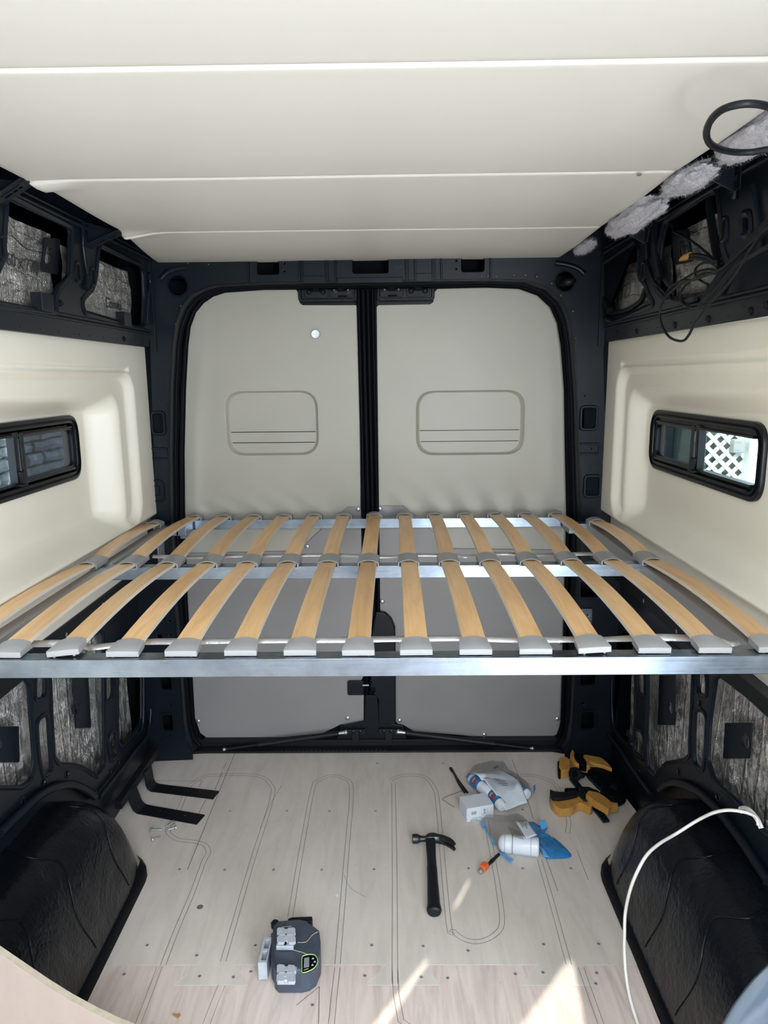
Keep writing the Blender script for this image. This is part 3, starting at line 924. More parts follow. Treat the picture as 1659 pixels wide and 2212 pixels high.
RIGHT = dict(
    y0=0.45, foil_back=-0.02, foil_gap=0.03,
    upper=[[(0.8279,2.066,1.9446),(0.8273,1.8189,1.9557),(0.8276,1.7668,1.9496),(0.8316,1.75,1.8831),(0.8355,1.7334,1.8191),(0.8389,1.6898,1.7619),(0.8408,1.7252,1.7297),(0.8397,2.0642,1.749),(0.8377,2.1344,1.7821),(0.8331,2.1133,1.8575),(0.8303,2.0996,1.9048)],
           [(0.8293,2.6994,1.9212),(0.8286,2.3259,1.9329),(0.8303,2.2926,1.9056),(0.8347,2.3018,1.8321),(0.8363,2.2446,1.8045),(0.8386,2.2093,1.767),(0.84,2.1674,1.7429),(0.8412,2.522,1.7241),(0.8402,2.6224,1.7398),(0.8356,2.6754,1.8169)],
           [(0.8325,1.6325,1.8688),(0.8327,1.606,1.8652),(0.8344,1.6006,1.8362),(0.8342,1.6269,1.8394)]],
    dots=[(0.8442,2.2215,1.6726),(0.8443,2.1377,1.6711),(0.8444,2.1087,1.6705),(0.8444,1.8974,1.6693),(0.8445,1.6926,1.6687),(0.8436,1.6193,1.6833),(0.8444,2.4298,1.6695)],
    gussets=[([(0.692,2.11,1.949),(0.7887,2.11,1.9746),(0.7853,2.11,1.8998)], None), ([(0.6905,1.6,1.9625),(0.7909,1.6,2.006),(0.7946,1.6,1.914)], None)],
    clips=[], slots=[(0.8339,2.2444,1.8446),(0.8329,1.7166,1.8614)],
    cross=[([(0.829,2.0861,1.9267),(0.8299,1.9765,1.9116),(0.8351,1.9447,1.8257),(0.8345,2.065,1.8354)], [(0.8309,2.0327,1.8952),(0.8313,1.9822,1.8885),(0.8341,1.9691,1.841),(0.8337,2.0192,1.8477)])],
    beads=[([(0.8267,2.1421,1.9648),(0.8299,2.1348,1.9111),(0.8339,2.1167,1.8456),(0.8363,2.092,1.8046)], 0.010), ([(0.825,2.2278,1.9925),(0.8291,2.2088,1.9243),(0.8323,2.2013,1.8712)], 0.006), ([(0.8252,1.6695,1.9908),(0.8281,1.663,1.9419),(0.8298,1.666,1.9141)], 0.008), ([(0.8292,1.5856,1.9227),(0.8333,1.563,1.8544),(0.8373,1.55,1.7885)], 0.008), ([(0.8312,2.7482,1.8906),(0.8352,2.7277,1.8225),(0.8402,2.7199,1.7393)], 0.010)],
    bolts_up=[(0.844,2.5133,1.6773),(0.8443,2.3123,1.6713),(0.8444,2.0038,1.6697),(0.8444,1.7967,1.6696),(0.8444,1.59,1.67),(0.8441,1.525,1.6754)],
    flare=dict(x0=0.862, tilt=0.002, y1=2.535, y2=2.462, d1=0.026, d2=0.062),
    win=(1.675, 2.405, 1.233, 1.420), xl=0.95,
    lower=[[(0.95,2.7157,0.4564),(0.95,2.5741,0.5776),(0.95,2.4619,0.5927),(0.95,2.4401,0.4605),(0.95,2.4131,0.2356),(0.95,2.4332,0.2025),(0.95,2.4796,0.1657),(0.95,2.6184,0.153),(0.95,2.6676,0.1594)],
           [(0.95,2.4129,0.2651),(0.95,2.3471,0.2819),(0.95,2.3176,0.2747),(0.95,2.3063,0.2065),(0.95,2.3993,0.1825)],
           [(0.95,2.4286,0.5703),(0.95,2.3648,0.587),(0.95,2.3345,0.4326),(0.95,2.3984,0.4168)],
           [(0.95,2.3247,0.6199),(0.95,2.2162,0.6834),(0.95,2.0321,0.698),(0.95,1.9762,0.7037),(0.95,1.9697,0.6077),(0.95,1.9661,0.4688),(0.95,1.9584,0.4235),(0.95,1.9904,0.39),(0.95,2.1205,0.3037),(0.95,2.1952,0.2093),(0.95,2.2636,0.1978),(0.95,2.2898,0.274)],
           [(0.95,1.9422,0.6924),(0.95,1.886,0.7057),(0.95,1.8795,0.6502),(0.95,1.9255,0.6314)],
           [(0.95,1.9374,0.5708),(0.95,1.9021,0.5856),(0.95,1.8653,0.5843),(0.95,1.8635,0.5031),(0.95,1.8632,0.4301),(0.95,1.9173,0.4143),(0.95,1.931,0.4952)],
           [(0.95,1.8275,0.7193),(0.95,1.8024,0.7345),(0.95,1.6691,0.743),(0.95,1.56,0.7422),(0.95,1.4779,0.7392),(0.95,1.4347,0.4922),(0.95,1.513,0.4719),(0.95,1.5461,0.4659),(0.95,1.6619,0.4624),(0.95,1.7449,0.4472),(0.95,1.792,0.4458),(0.95,1.835,0.4766),(0.95,1.8418,0.5851)]],
    tabs=[(0.95,2.1704,0.8769),(0.95,1.9356,0.8906)], bolts_lo=[(0.95,2.3333,0.7784),(0.95,2.1375,0.8808),(0.95,2.0484,0.7743),(0.95,2.5824,0.6942)], bosses=[(0.95,2.3298,0.1479),(0.95,2.0159,0.3317),(0.95,1.7626,0.4057),(0.95,1.9118,0.6065),(0.95,2.4767,0.2127),(0.95,1.5034,0.3684)],
    ribs_lo=[([(0.935,2.1164,0.2072),(0.935,2.0318,0.2842),(0.935,1.9026,0.3489),(0.935,1.7563,0.3849),(0.935,1.601,0.3906),(0.935,1.4677,0.378)], 0.012), ([(0.935,2.7236,0.3138),(0.935,2.6933,0.1258),(0.935,2.5085,0.1267),(0.935,2.303,0.1352),(0.935,2.1901,0.1437)], 0.008), ([(0.94,2.667,0.3588),(0.94,2.6261,0.1808),(0.94,2.5033,0.168),(0.94,2.4041,0.2093)], 0.006)],
    strut_plates=[([(0.95,1.8201,0.5935),(0.95,1.682,0.665),(0.95,1.6824,0.5672),(0.95,1.8142,0.4914)], (0.95,1.7062,0.6033)), ([(0.95,2.2954,0.5242),(0.95,2.167,0.5807),(0.95,2.1476,0.4177),(0.95,2.2797,0.349)], (0.95,2.1864,0.4568))])
side_wall(1, RIGHT)

# ------------------------------------------------------------------ side windows in the cream panels
def side_window(name, sgn, xw, y0, y1, z0, z1, tint_first):
    w = tag(empty(name), kind='structure')
    n = Vector((-sgn, 0, 0))
    cy, cz, L, H = (y0 + y1) / 2, (z0 + z1) / 2, y1 - y0, z1 - z0
    c = Vector((xw - sgn * 0.010, cy, cz))
    rr = lambda dl, r, dx=0: rrect(c + n * dx, Y_, Z_, L - dl, H - dl, r, 8)
    plate('window_frame', rr(0, 0.055), [rr(0.034, 0.045)], n, 0.020, 'frame_black', w, 0.004)
    plate('inner_frame', rr(0.030, 0.045, -0.010), [rr(0.062, 0.035, -0.010)], n, 0.030, 'frame_black', w, 0.003)
    b = MB()
    P = rr(0.02, 0.05, 0.002)
    hole_ring(b, P, n, 0.003)
    b.build('gasket', 'rubber', w, 50)
    b = MB()
    b.box(c + n * -0.012, (0.022, 0.026, H - 0.05))
    b.box(c + n * -0.004 + Y_ * 0.028 * 1, (0.010, 0.020, H - 0.055))
    b.build('mullion', 'frame_black', w, bevel=0.002)
    b = MB()
    b.box(c + n * -0.008 + Z_ * (-H / 2 + 0.034), (0.016, L - 0.09, 0.008))
    b.box(c + n * -0.008 + Z_ * (H / 2 - 0.034), (0.016, L - 0.09, 0.006))
    b.box(c + n * 0.0 + Z_ * (-H / 2 + 0.022), (0.012, L - 0.10, 0.004))
    b.build('sliding_track', 'frame_black', w, bevel=0.001)
    yl = cy - 0.004
    far = rrect(c + n * -0.014 + Y_ * (L / 4), Y_, Z_, L / 2 - 0.035, H - 0.058, 0.03, 6)
    near = rrect(c + n * -0.020 - Y_ * (L / 4), Y_, Z_, L / 2 - 0.035, H - 0.058, 0.03, 6)
    plate('pane', far, [], n, 0.003, tint_first, w, 0)
    plate('pane', near, [], n, 0.003, 'glass', w, 0)
    b = MB()
    for off in (-0.009, -0.009):
        pass
    b2 = MB()
    b2.box(c + n * 0.006 + Z_ * (-H / 2 + 0.052), (0.012, 0.020, 0.034), Matrix.Rotation(0.25, 3, 'X'))
    b2.box(c + n * 0.003 + Z_ * (-H / 2 + 0.030), (0.016, 0.040, 0.006))
    b2.build('latch', 'black_matt', w, bevel=0.002)
    b3 = MB()
    b3.box(c + n * 0.004 + Z_ * 0.012, (0.004, 0.003, H - 0.11))
    b3.build('latch_rod', 'dark_chrome', w)
    # sash bars round the far pane
    b4 = MB()
    hole_ring(b4, rrect(c + n * -0.010 + Y_ * (L / 4 - 0.003), Y_, Z_, L / 2 - 0.050, H - 0.075, 0.03, 6), n, 0.006)
    b4.build('sash', 'frame_black', w, 50)
    return w
side_window('window_1', -1, -0.957, 1.53, 2.305, 1.228, 1.427, 'tinted')
side_window('window_2', 1, 0.950, 1.675, 2.405, 1.233, 1.420, 'tinted')

# ------------------------------------------------------------------ rear wall: pillars and header round the door opening
wall_back = tag(empty('wall_back'), kind='structure')
LIP = [(-0.7587,2.66,0.0377),(-0.7781,2.66,0.0912),(-0.7843,2.66,0.1727),(-0.784,2.66,0.3527),(-0.7883,2.66,0.6817),(-0.7811,2.66,1.0327),(-0.7691,2.66,1.2635),(-0.7492,2.66,1.5072),(-0.7301,2.66,1.6655),(-0.7132,2.66,1.7408),(-0.6894,2.66,1.7958),(-0.6533,2.66,1.8358),(-0.6068,2.66,1.8561),(-0.5609,2.66,1.8684),(-0.4018,2.66,1.8745),(-0.0018,2.66,1.8762),(0.4265,2.66,1.8759),(0.5591,2.66,1.8712),(0.636,2.66,1.8464),(0.689,2.66,1.8009),(0.7164,2.66,1.7361),(0.7333,2.66,1.6462),(0.7531,2.66,1.4882),(0.7696,2.66,1.2489),(0.7895,2.66,1.0192),(0.7931,2.66,0.6701),(0.7917,2.66,0.3431),(0.7895,2.66,0.1641),(0.7833,2.66,0.0832),(0.7664,2.66,0.0344)]
LIP2 = [(-0.739,2.715,0.0401),(-0.764,2.715,0.0736),(-0.7789,2.715,0.1443),(-0.7808,2.715,0.3281),(-0.78,2.715,0.6637),(-0.7733,2.715,1.022),(-0.7615,2.715,1.2575),(-0.7416,2.715,1.5063),(-0.7226,2.715,1.6645),(-0.7061,2.715,1.7314),(-0.682,2.715,1.786),(-0.6468,2.715,1.8285),(-0.6043,2.715,1.851),(-0.5574,2.715,1.8652),(-0.4035,2.715,1.8716),(-0.0034,2.715,1.8734),(0.429,2.715,1.8732),(0.5526,2.715,1.8669),(0.6278,2.715,1.8399),(0.6802,2.715,1.7935),(0.7096,2.715,1.7321),(0.7264,2.715,1.6486),(0.7446,2.715,1.4874),(0.7611,2.715,1.2431),(0.7774,2.715,1.0087),(0.7823,2.715,0.6523),(0.7841,2.715,0.3185),(0.7835,2.715,0.1358),(0.7745,2.715,0.0698),(0.7491,2.715,0.0326)]
LIP3 = [(-0.7445,2.775,0.0154),(-0.7681,2.775,0.0497),(-0.7817,2.775,0.1176),(-0.7802,2.775,0.3012),(-0.7799,2.775,0.6442),(-0.7679,2.775,1.0104),(-0.7543,2.775,1.2511),(-0.7327,2.775,1.5052),(-0.7135,2.775,1.667),(-0.7004,2.775,1.7354),(-0.6758,2.775,1.7912),(-0.642,2.775,1.8279),(-0.6021,2.775,1.8527),(-0.5541,2.775,1.8672),(-0.4054,2.775,1.8755),(-0.0051,2.775,1.8741),(0.4283,2.775,1.874),(0.553,2.775,1.8676),(0.6264,2.775,1.8417),(0.6782,2.775,1.7959),(0.7081,2.775,1.7365),(0.7251,2.775,1.6512),(0.7436,2.775,1.4864),(0.7565,2.775,1.2367),(0.7711,2.775,0.9971),(0.7756,2.775,0.6329),(0.7787,2.775,0.2917),(0.7798,2.775,0.1049),(0.7704,2.775,0.0417),(0.7482,2.775,0.0079)]
outer = [(-0.945, 2.66, 0.0), (-0.945, 2.66, 0.86), (-0.835, 2.66, 1.02), (-0.812, 2.66, 1.64), (-0.808, 2.66, 2.04), (0.83, 2.66, 2.04), (0.843, 2.66, 1.64), (0.885, 2.66, 1.02), (0.965, 2.66, 0.86), (0.965, 2.66, 0.0)]
def px_rr(a, b, r=0.012):
    # rounded hole from two opposite corners
    (x0, y, z0), (x1, _, z1) = a, b
    return rrect(((x0 + x1) / 2, y, (z0 + z1) / 2), X_, Z_, abs(x1 - x0), abs(z1 - z0), r, 4)
PH = [px_rr((-0.8213,2.66,1.4144), (-0.7795,2.66,1.3418)), px_rr((0.7746,2.66,1.4188), (0.8275,2.66,1.3432)), px_rr((0.7992,2.66,1.1612), (0.8512,2.66,1.09)),
      px_rr((-0.865,2.66,0.3927), (-0.8181,2.66,0.3153)), px_rr((-0.8704,2.66,0.2075), (-0.8243,2.66,0.1363)), px_rr((0.8101,2.66,0.3881), (0.8734,2.66,0.323)), px_rr((0.8211,2.66,0.2101), (0.8764,2.66,0.1334)),
      px_rr((0.7968,2.66,0.7542), (0.8642,2.66,0.6884)), px_rr((-0.8669,2.66,0.5485), (-0.8432,2.66,0.5194), 0.004)]
PC = [circ((-0.6964,2.66,1.87), X_, Z_, 0.037, 20), circ((0.6949,2.66,1.868), X_, Z_, 0.037, 20)]
HH = [px_rr((-0.41,2.66,1.9541), (-0.3273,2.66,1.9024)), px_rr((-0.0668,2.66,1.9562), (0.065,2.66,1.9025), 0.01), px_rr((0.3229,2.66,1.9562), (0.4078,2.66,1.9031))]
small = [circ(p, X_, Z_, r, 8) for p, r in (((-0.7885,2.66,1.4618), 0.004), ((-0.8214,2.66,1.2657), 0.004), ((0.7847,2.66,1.4626), 0.004), ((0.8172,2.66,1.2675), 0.004), ((-0.8323,2.66,0.2435), 0.006), ((0.8289,2.66,0.244), 0.006),
         ((-0.3092,2.66,1.9418), 0.005), ((-0.3102,2.66,1.9149), 0.005), ((0.3066,2.66,1.9438), 0.005), ((0.3068,2.66,1.9154), 0.005),
         ((-0.835,2.66,0.6116), 0.006), ((-0.8119,2.66,0.6019), 0.006), ((-0.837,2.66,0.529), 0.006), ((-0.8121,2.66,0.5443), 0.006))]
# one sheet: outer edge runs round the bottom-open door aperture
ring = outer + [Vector(LIP[-1]) + Vector((0.0, 0, -0.03))] + list(reversed(LIP)) + [Vector(LIP[0]) + Vector((0, 0, -0.03))]
plate('pillar_frame', ring, PH + PC + HH + small, (0, -1, 0), 0.010, 'black', wall_back, 0.002)
b = MB()
b.loft([LIP, [Vector(p) + Vector((0, 0.004, 0)) for p in LIP], LIP2], closed=False)
b.loft([LIP2, [Vector(p) + Vector((0, 0.02, 0)) for p in LIP2]], closed=False)
b.build('door_reveal', 'black', wall_back, 40)
b = MB()
b.tube(LIP2, 0.010, 8)
b.tube(LIP3, 0.011, 8)
b.build('door_seal', 'rubber', wall_back, 50)
b = MB()
b.tube([Vector(p) + Vector((0, -0.002, 0)) for p in LIP], 0.0035, 6)
b.build('lip_edge', 'black', wall_back, 50)
b = MB()
for h in PH[:8]:
    c = sum((Vector(p) for p in h), Vector()) / len(h)
    b.tube([Vector(p) + (Vector(p) - c) * 0.10 + Vector((0, -0.001, 0)) for p in h], 0.006, 6, closed=True)
for h in PC:
    b.tube([Vector(p) for p in h], 0.003, 6, closed=True)
b.tube(px_rr((-0.851,2.658,1.1624), (-0.7984,2.658,1.0818), 0.018), 0.004, 6, closed=True)
b.tube(px_rr((-0.835,2.658,1.141), (-0.8163,2.658,1.1052), 0.006), 0.003, 6, closed=True)
b.tube(px_rr((-0.8422,2.658,1.2836), (-0.7749,2.658,1.2463), 0.010), 0.004, 6, closed=True)
b.tube(px_rr((0.7676,2.658,1.2855), (0.8451,2.658,1.2484), 0.010), 0.004, 6, closed=True)
b.tube(spline([(-0.7543,2.658,1.8944),(-0.7294,2.658,1.9164),(-0.6903,2.658,1.9287),(-0.6568,2.658,1.9314)], 5), 0.010, 8)
b.tube(spline([(0.6591,2.658,1.9314),(0.7005,2.658,1.9246),(0.7389,2.658,1.9115),(0.7627,2.658,1.8923)], 5), 0.010, 8)
for x in (645, 665, 704, 724, 871, 895, 935, 953):
    pass
b.build('pressed_rim', 'black', wall_back, 50)
b = MB()
for p, q in zip([(-0.4377,2.656,1.9475),(-0.2553,2.656,1.95),(-0.2454,2.656,1.9499),(-0.1594,2.656,1.9489),(-0.1544,2.656,1.9488),(-0.1262,2.656,1.95),(0.1265,2.656,1.9501),(0.1314,2.656,1.9501),(0.1578,2.656,1.9497),(0.2221,2.656,1.9505),(0.2271,2.656,1.9505),(0.2518,2.656,1.9518),(0.4279,2.656,1.9528)], [(-0.4394,2.656,1.8745),(-0.2545,2.656,1.8723),(-0.2445,2.656,1.8738),(-0.1597,2.656,1.8728),(-0.1547,2.656,1.8727),(-0.1247,2.656,1.8724),(0.1278,2.656,1.8726),(0.1327,2.656,1.8725),(0.1609,2.656,1.8722),(0.2223,2.656,1.8731),(0.2273,2.656,1.873),(0.2538,2.656,1.8727),(0.4293,2.656,1.8754)]):
    b.tube([p, q], 0.0035, 6)
b.build('header_rib', 'black', wall_back, 50)
b = MB()
for p, q in (((-0.2453,2.655,1.8975), (-0.1629,2.655,1.8727)), ((-0.1209,2.655,1.8897), (0.1145,2.655,1.871)), ((0.161,2.655,1.9022), (0.2206,2.655,1.8729))):
    b.prism(rrect(((p[0] + q[0]) / 2, p[1], (p[2] + q[2]) / 2), X_, Z_, abs(p[0] - q[0]), abs(p[2] - q[2]), 0.004, 3), (0, 0.006, 0.0))
b.build('header_pad', 'black', wall_back, bevel=0.002)
b = MB()
b.box((0, 2.78, 2.0), (1.9, 0.01, 0.18))
b.box((-1.04, 2.76, 1.0), (0.01, 0.32, 2.1))
b.box((1.06, 2.76, 1.0), (0.01, 0.32, 2.1))
b.box((0, 2.90, 1.0), (2.2, 0.01, 2.2))
b.box((-0.93, 2.76, 0.9), (0.28, 0.01, 2.1))
b.box((0.95, 2.76, 0.9), (0.28, 0.01, 2.1))
b.build('inner_pillar', 'void', wall_back)
b = MB()
for p in [(-0.6531,2.654,1.945),(-0.5803,2.654,1.941),(0.3957,2.654,1.8898),(0.4188,2.654,1.8895),(0.4486,2.654,1.8876),(0.5112,2.654,1.8916),(0.5525,2.654,1.8911),(0.5939,2.654,1.8858),(0.6474,2.654,1.8614),(0.682,2.654,1.8196),(0.726,2.654,1.8795),(0.7272,2.654,1.7646),(0.7409,2.654,1.6704),(-0.7101,2.654,1.7355),(-0.6891,2.654,1.8001),(-0.9151,2.654,0.0542),(-0.879,2.654,0.0828),(-0.8495,2.654,0.1275)]:
    b.lathe([(0.004, 0), (0.0035, 0.0015), (0.001, 0.002)], p, (0, -1, 0), 6)
b.build('spot_weld', 'dark_chrome', wall_back, 60)
# aluminium catch plate on the right pillar
o = plate('catch_plate', px_rr((0.8065,2.652,0.6425), (0.845,2.652,0.5855), 0.003), [circ((0.8291,2.652,0.6178), X_, Z_, 0.005, 8)], (0, -1, 0), 0.004, 'alu', wall_back)
# sill across the bottom of the door opening
b = MB()
b.box((0, 2.745, -0.004), (1.7, 0.05, 0.024))
b.box((0, 2.785, 0.008), (1.7, 0.04, 0.05))
for i in range(26):
    b.box((-0.42 + 0.018 * i, 2.727, 0.008), (0.008, 0.004, 0.006))
b.build('door_sill', 'black_matt', wall_back, bevel=0.002)
text('Tavis', 0.016, (0.0999,2.6585,1.9193), (1, 0, 0.25), (-0.1, 0, 1), 'ink', wall_back, 'marker_note')

# ------------------------------------------------------------------ the two rear doors
def rear_door(name, upper, pocket, pline, lower, rivets, skin):
    d = tag(empty(name), kind='structure')
    MB().box(skin[0], skin[1]).build('door_skin', 'black', d)
    ph = px_rr(*pocket, 0.06)
    ph = rrect(sum((Vector(p) for p in ph), Vector()) / len(ph), X_, Z_, abs(pocket[1][0] - pocket[0][0]), abs(pocket[1][2] - pocket[0][2]), 0.072, 8)
    plate('upper_panel', upper, [ph], (0, -1, 0), 0.008, 'door_panel', d, 0.002)
    c = sum((Vector(p) for p in ph), Vector()) / len(ph)
    w, h = abs(pocket[1][0] - pocket[0][0]), abs(pocket[1][2] - pocket[0][2])
    b = MB()
    rim = [Vector(p) for p in ph]
    b.loft([[p + (p - c) * s + Vector((0, dy, 0)) for p in rim] for s, dy in ((0.014, 0.0), (0.0, 0.001), (-0.012, 0.004), (-0.035, 0.012), (-0.06, 0.0185), (-0.085, 0.021))])
    b.build('pocket_rim', 'door_panel', d, 60)
    # the recessed field is three strips of panel with two dark gaps
    za, zb = pline
    lo, hi = c.z - h * 0.4725, c.z + h * 0.4725
    for (p, q) in ((lo, zb - 0.0016), (zb + 0.0016, za - 0.0016), (za + 0.0016, hi)):
        poly = []
        for k in rim:
            k2 = c + (k - c) * 0.945
            poly.append(Vector((k2.x, c.y + 0.0195, min(max(k2.z, p), q))))
        cl = []
        for k in poly:
            if not cl or (k - cl[-1]).length > 1e-4: cl.append(k)
        if (cl[0] - cl[-1]).length < 1e-4: cl.pop()
        MB().prism(cl, (0, 0.004, 0)).build('pocket_strip', 'door_panel', d, 30)
    lp = plate('lower_panel', fillet(lower, 0.004, 2), [], (0, -1, 0), 0.006, 'grey_panel', d, 0.0015)
    for p in rivets:
        MB().lathe([(0.0095, 0), (0.0095, 0.0015), (0.007, 0.004), (0.003, 0.0045), (0.0025, 0.003)], Vector(p) + Vector((0, -0.001, 0)), (0, -1, 0), 12).build('rivet', 'chrome', lp, 40)
    return d
UL_ = [(-0.7904,2.8,0.7115),(-0.7698,2.8,1.0056),(-0.7415,2.8,1.394),(-0.7248,2.8,1.572),(-0.7134,2.8,1.668),(-0.6979,2.8,1.7456),(-0.6715,2.8,1.8001),(-0.6357,2.8,1.8372),(-0.5867,2.8,1.8603),(-0.4629,2.8,1.8673),(-0.2905,2.8,1.867),(-0.2803,2.8,1.8567),(-0.278,2.8,1.8195),(-0.266,2.8,1.8091),(-0.0632,2.8,1.8068),(-0.0511,2.8,1.793),(-0.0532,2.8,1.5648),(-0.0592,2.8,0.9995),(-0.0603,2.8,0.706)]
d1 = rear_door('door_1', UL_, ((-0.5815,2.8,1.4908), (-0.2165,2.8,1.2378)), ((-0.4018,2.8,1.3291)[2], (-0.4035,2.8,1.2872)[2]),
    [(-0.779,2.794,0.3113),(-0.7781,2.794,0.1333),(-0.7571,2.794,0.0544),(-0.7174,2.794,0.0199),(-0.4632,2.794,0.025),(-0.2328,2.794,0.0516),(-0.1589,2.794,0.0896),(-0.0702,2.794,0.0933),(-0.0602,2.794,0.106),(-0.0583,2.794,0.2238),(-0.1187,2.794,0.2304),(-0.1263,2.794,0.2409),(-0.1255,2.794,0.2804),(-0.1175,2.794,0.2907),(-0.067,2.794,0.2904),(-0.0589,2.794,0.3069),(-0.0575,2.794,0.6328),(-0.0566,2.794,1.027),(-0.1066,2.794,1.0293),(-0.1387,2.794,1.0032),(-0.2148,2.794,0.9393),(-0.2994,2.794,0.8614),(-0.3281,2.794,0.8481),(-0.7709,2.794,0.842),(-0.7742,2.794,0.638)],
    [(-0.7638,2.794,0.1077),(-0.1268,2.794,0.1191),(-0.066,2.794,1.0195),(-0.2748,2.794,0.8689)], ((-0.40, 2.84, 0.95), (0.79, 0.03, 1.92)))
UR_ = [(0.0003,2.8,0.7055),(0.0022,2.8,0.9989),(0.0106,2.8,1.7923),(0.0249,2.8,1.8058),(0.2219,2.8,1.8069),(0.2342,2.8,1.8169),(0.2376,2.8,1.8507),(0.2481,2.8,1.8624),(0.4318,2.8,1.8653),(0.5715,2.8,1.8636),(0.6243,2.8,1.8496),(0.6672,2.8,1.8187),(0.6949,2.8,1.7777),(0.7162,2.8,1.7212),(0.732,2.8,1.6262),(0.7467,2.8,1.4682),(0.7609,2.8,1.234),(0.7718,2.8,0.9923),(0.7791,2.8,0.6996)]
d2 = rear_door('door_2', UR_, ((0.165,2.8,1.4849), (0.5916,2.8,1.232)), ((0.377,2.8,1.3287)[2], (0.3776,2.8,1.2851)[2]),
    [(0.0788,2.794,0.306),(0.0793,2.794,0.101),(0.0871,2.794,0.0925),(0.1086,2.794,0.0881),(0.1538,2.794,0.0581),(0.5004,2.794,0.0243),(0.7285,2.794,0.021),(0.7592,2.794,0.0401),(0.7786,2.794,0.1015),(0.7771,2.794,0.3018),(0.7766,2.794,0.6267),(0.7723,2.794,0.8431),(0.3074,2.794,0.8526),(0.2511,2.794,0.9029),(0.1637,2.794,0.9911),(0.1138,2.794,1.0312),(0.012,2.794,1.0321),(0.0105,2.794,0.5965),(0.039,2.794,0.5903),(0.0636,2.794,0.5662),(0.0786,2.794,0.528),(0.0801,2.794,0.4716)],
    [(0.093,2.794,0.1073),(0.4529,2.794,0.0395),(0.7607,2.794,0.11),(0.0211,2.794,1.0207),(0.0262,2.794,0.6341),(0.0953,2.794,0.4594),(0.7602,2.794,0.4509)], ((0.40, 2.84, 0.95), (0.79, 0.03, 1.92)))
# round silver button on the left door
b = MB()
b.lathe([(0.017, 0), (0.017, 0.006), (0.0155, 0.009), (0.010, 0.0085), (0.002, 0.009)], (-0.2174,2.796,1.7022), (0, -1, 0), 20)
b.build('round_button', 'chrome', d1, 40)
# hinge-side stops and latch gear at the top of the doors
def top_stop(d, x0, x1, xa):
    p, q = (-1.4085,2.79,1.9025), (-1.4169,2.79,1.8282)
    z1, z0 = p[2] + 0.006, q[2] - 0.006
    tray = plate('latch_tray', rrect(((x0 + x1) / 2, 2.786, (z0 + z1) / 2), X_, Z_, x1 - x0, z1 - z0, 0.014, 4), [], (0, -1, 0), 0.006, 'black', d)
    b = MB()
    b.tube(rrect(((x0 + x1) / 2, 2.782, (z0 + z1) / 2 - 0.004), X_, Z_, x1 - x0 - 0.012, z1 - z0 - 0.016, 0.012, 4), 0.005, 6, closed=True)
    b.build('tray_rim', 'black', tray, 50)
    for xc, m in xa:
        zc = (z0 + z1) / 2 - 0.006
        lpl = plate('latch_plate', rrect((xc, 2.778, zc), X_, Z_, 0.084, 0.046, 0.008, 3), [], (0, -1, 0), 0.006, 'black_matt', d)
        for dx in (-0.026, 0.026):
            MB().lathe([(0.011, 0), (0.011, 0.003), (0.007, 0.005), (0.004, 0.008), (0.002, 0.008)], (xc + dx, 2.772, zc - (0 if m else 0.005)), (0, -1, 0), 12).build('bolt', 'dark_chrome' if m else 'black', lpl, 40)
        b = MB()
        b.box((xc, 2.768, zc + 0.006), (0.026, 0.018, 0.02))
        if m: b.box((xc + 0.004, 2.772, zc - 0.021), (0.034, 0.004, 0.006))
        b.build('latch', 'rubber', lpl, bevel=0.002)
top_stop(d1, (-0.2772,2.79,1.8589)[0], (-0.0548,2.79,1.8564)[0], (((-0.2089,2.79,1.8582)[0], 0), ((-0.1143,2.79,1.857)[0], 1)))
top_stop(d2, (0.0186,2.79,1.8555)[0], (0.2353,2.79,1.853)[0], (((0.1742,2.79,1.8537)[0], 0), ((0.0746,2.79,1.8548)[0], 1)))
# black meeting edges with rubber seals
b = MB()
for x, r in ((-0.043, 0.008), (-0.026, 0.010), (-0.008, 0.009), (0.010, 0.007)):
    b.tube([(x, 2.79, 0.03), (x, 2.788, 1.0), (x - 0.008, 2.79, 1.88)], r, 8)
b.box((-0.016, 2.806, 0.95), (0.066, 0.02, 1.86))
b.build('meeting_seal', 'rubber', d1, 50)
# inner handle housing at the foot of the right door and catch of the left door
b = MB()
hp = [(-0.0007,2.785,0.5996),(0.0334,2.785,0.5934),(0.0598,2.785,0.5714),(0.0748,2.785,0.5353),(0.0781,2.785,0.4751),(0.0788,2.785,0.31),(0.0773,2.785,0.1036),(0.0048,2.785,0.1039),(0.0042,2.785,0.2193),(-0.0284,2.785,0.2507),(-0.0252,2.785,0.4758)]
b.prism(hp, (0, -0.02, 0))
b.build('handle_housing', 'black', d2, bevel=0.006)
b = MB()
b.prism(px_rr((-0.123,2.788,0.2914), (-0.0561,2.788,0.2287), 0.006), (0, -0.010, 0))
b.build('catch_housing', 'black', d1, bevel=0.003)
MB().bar((-0.0605,2.772,0.2776), (-0.0334,2.772,0.2774), 0.006, 0.006).build('catch_pin', 'chrome', d1, bevel=0.001)
MB().lathe([(0.012, 0), (0.012, 0.004), (0.007, 0.005), (0.006, 0.001)], (-0.0161,2.764,0.2583), (0, -1, 0), 12).build('catch_bush', 'rubber', d2, 40)
b = MB()
b.prism([(-0.1581,2.784,0.0926),(-0.0558,2.784,0.1132),(-0.0481,2.784,0.2305),(0.0005,2.784,0.2302),(0.0088,2.784,0.1129),(0.1085,2.784,0.0912),(0.1258,2.784,0.0189),(-0.1794,2.784,0.0204)], (0, -0.008, 0))
b.build('foot_plate', 'black', d1, bevel=0.003)
for d, xs in ((d1, ((760, 1580), (771, 1579))), (d2, ((834, 1577), (845, 1576)))):
    pass
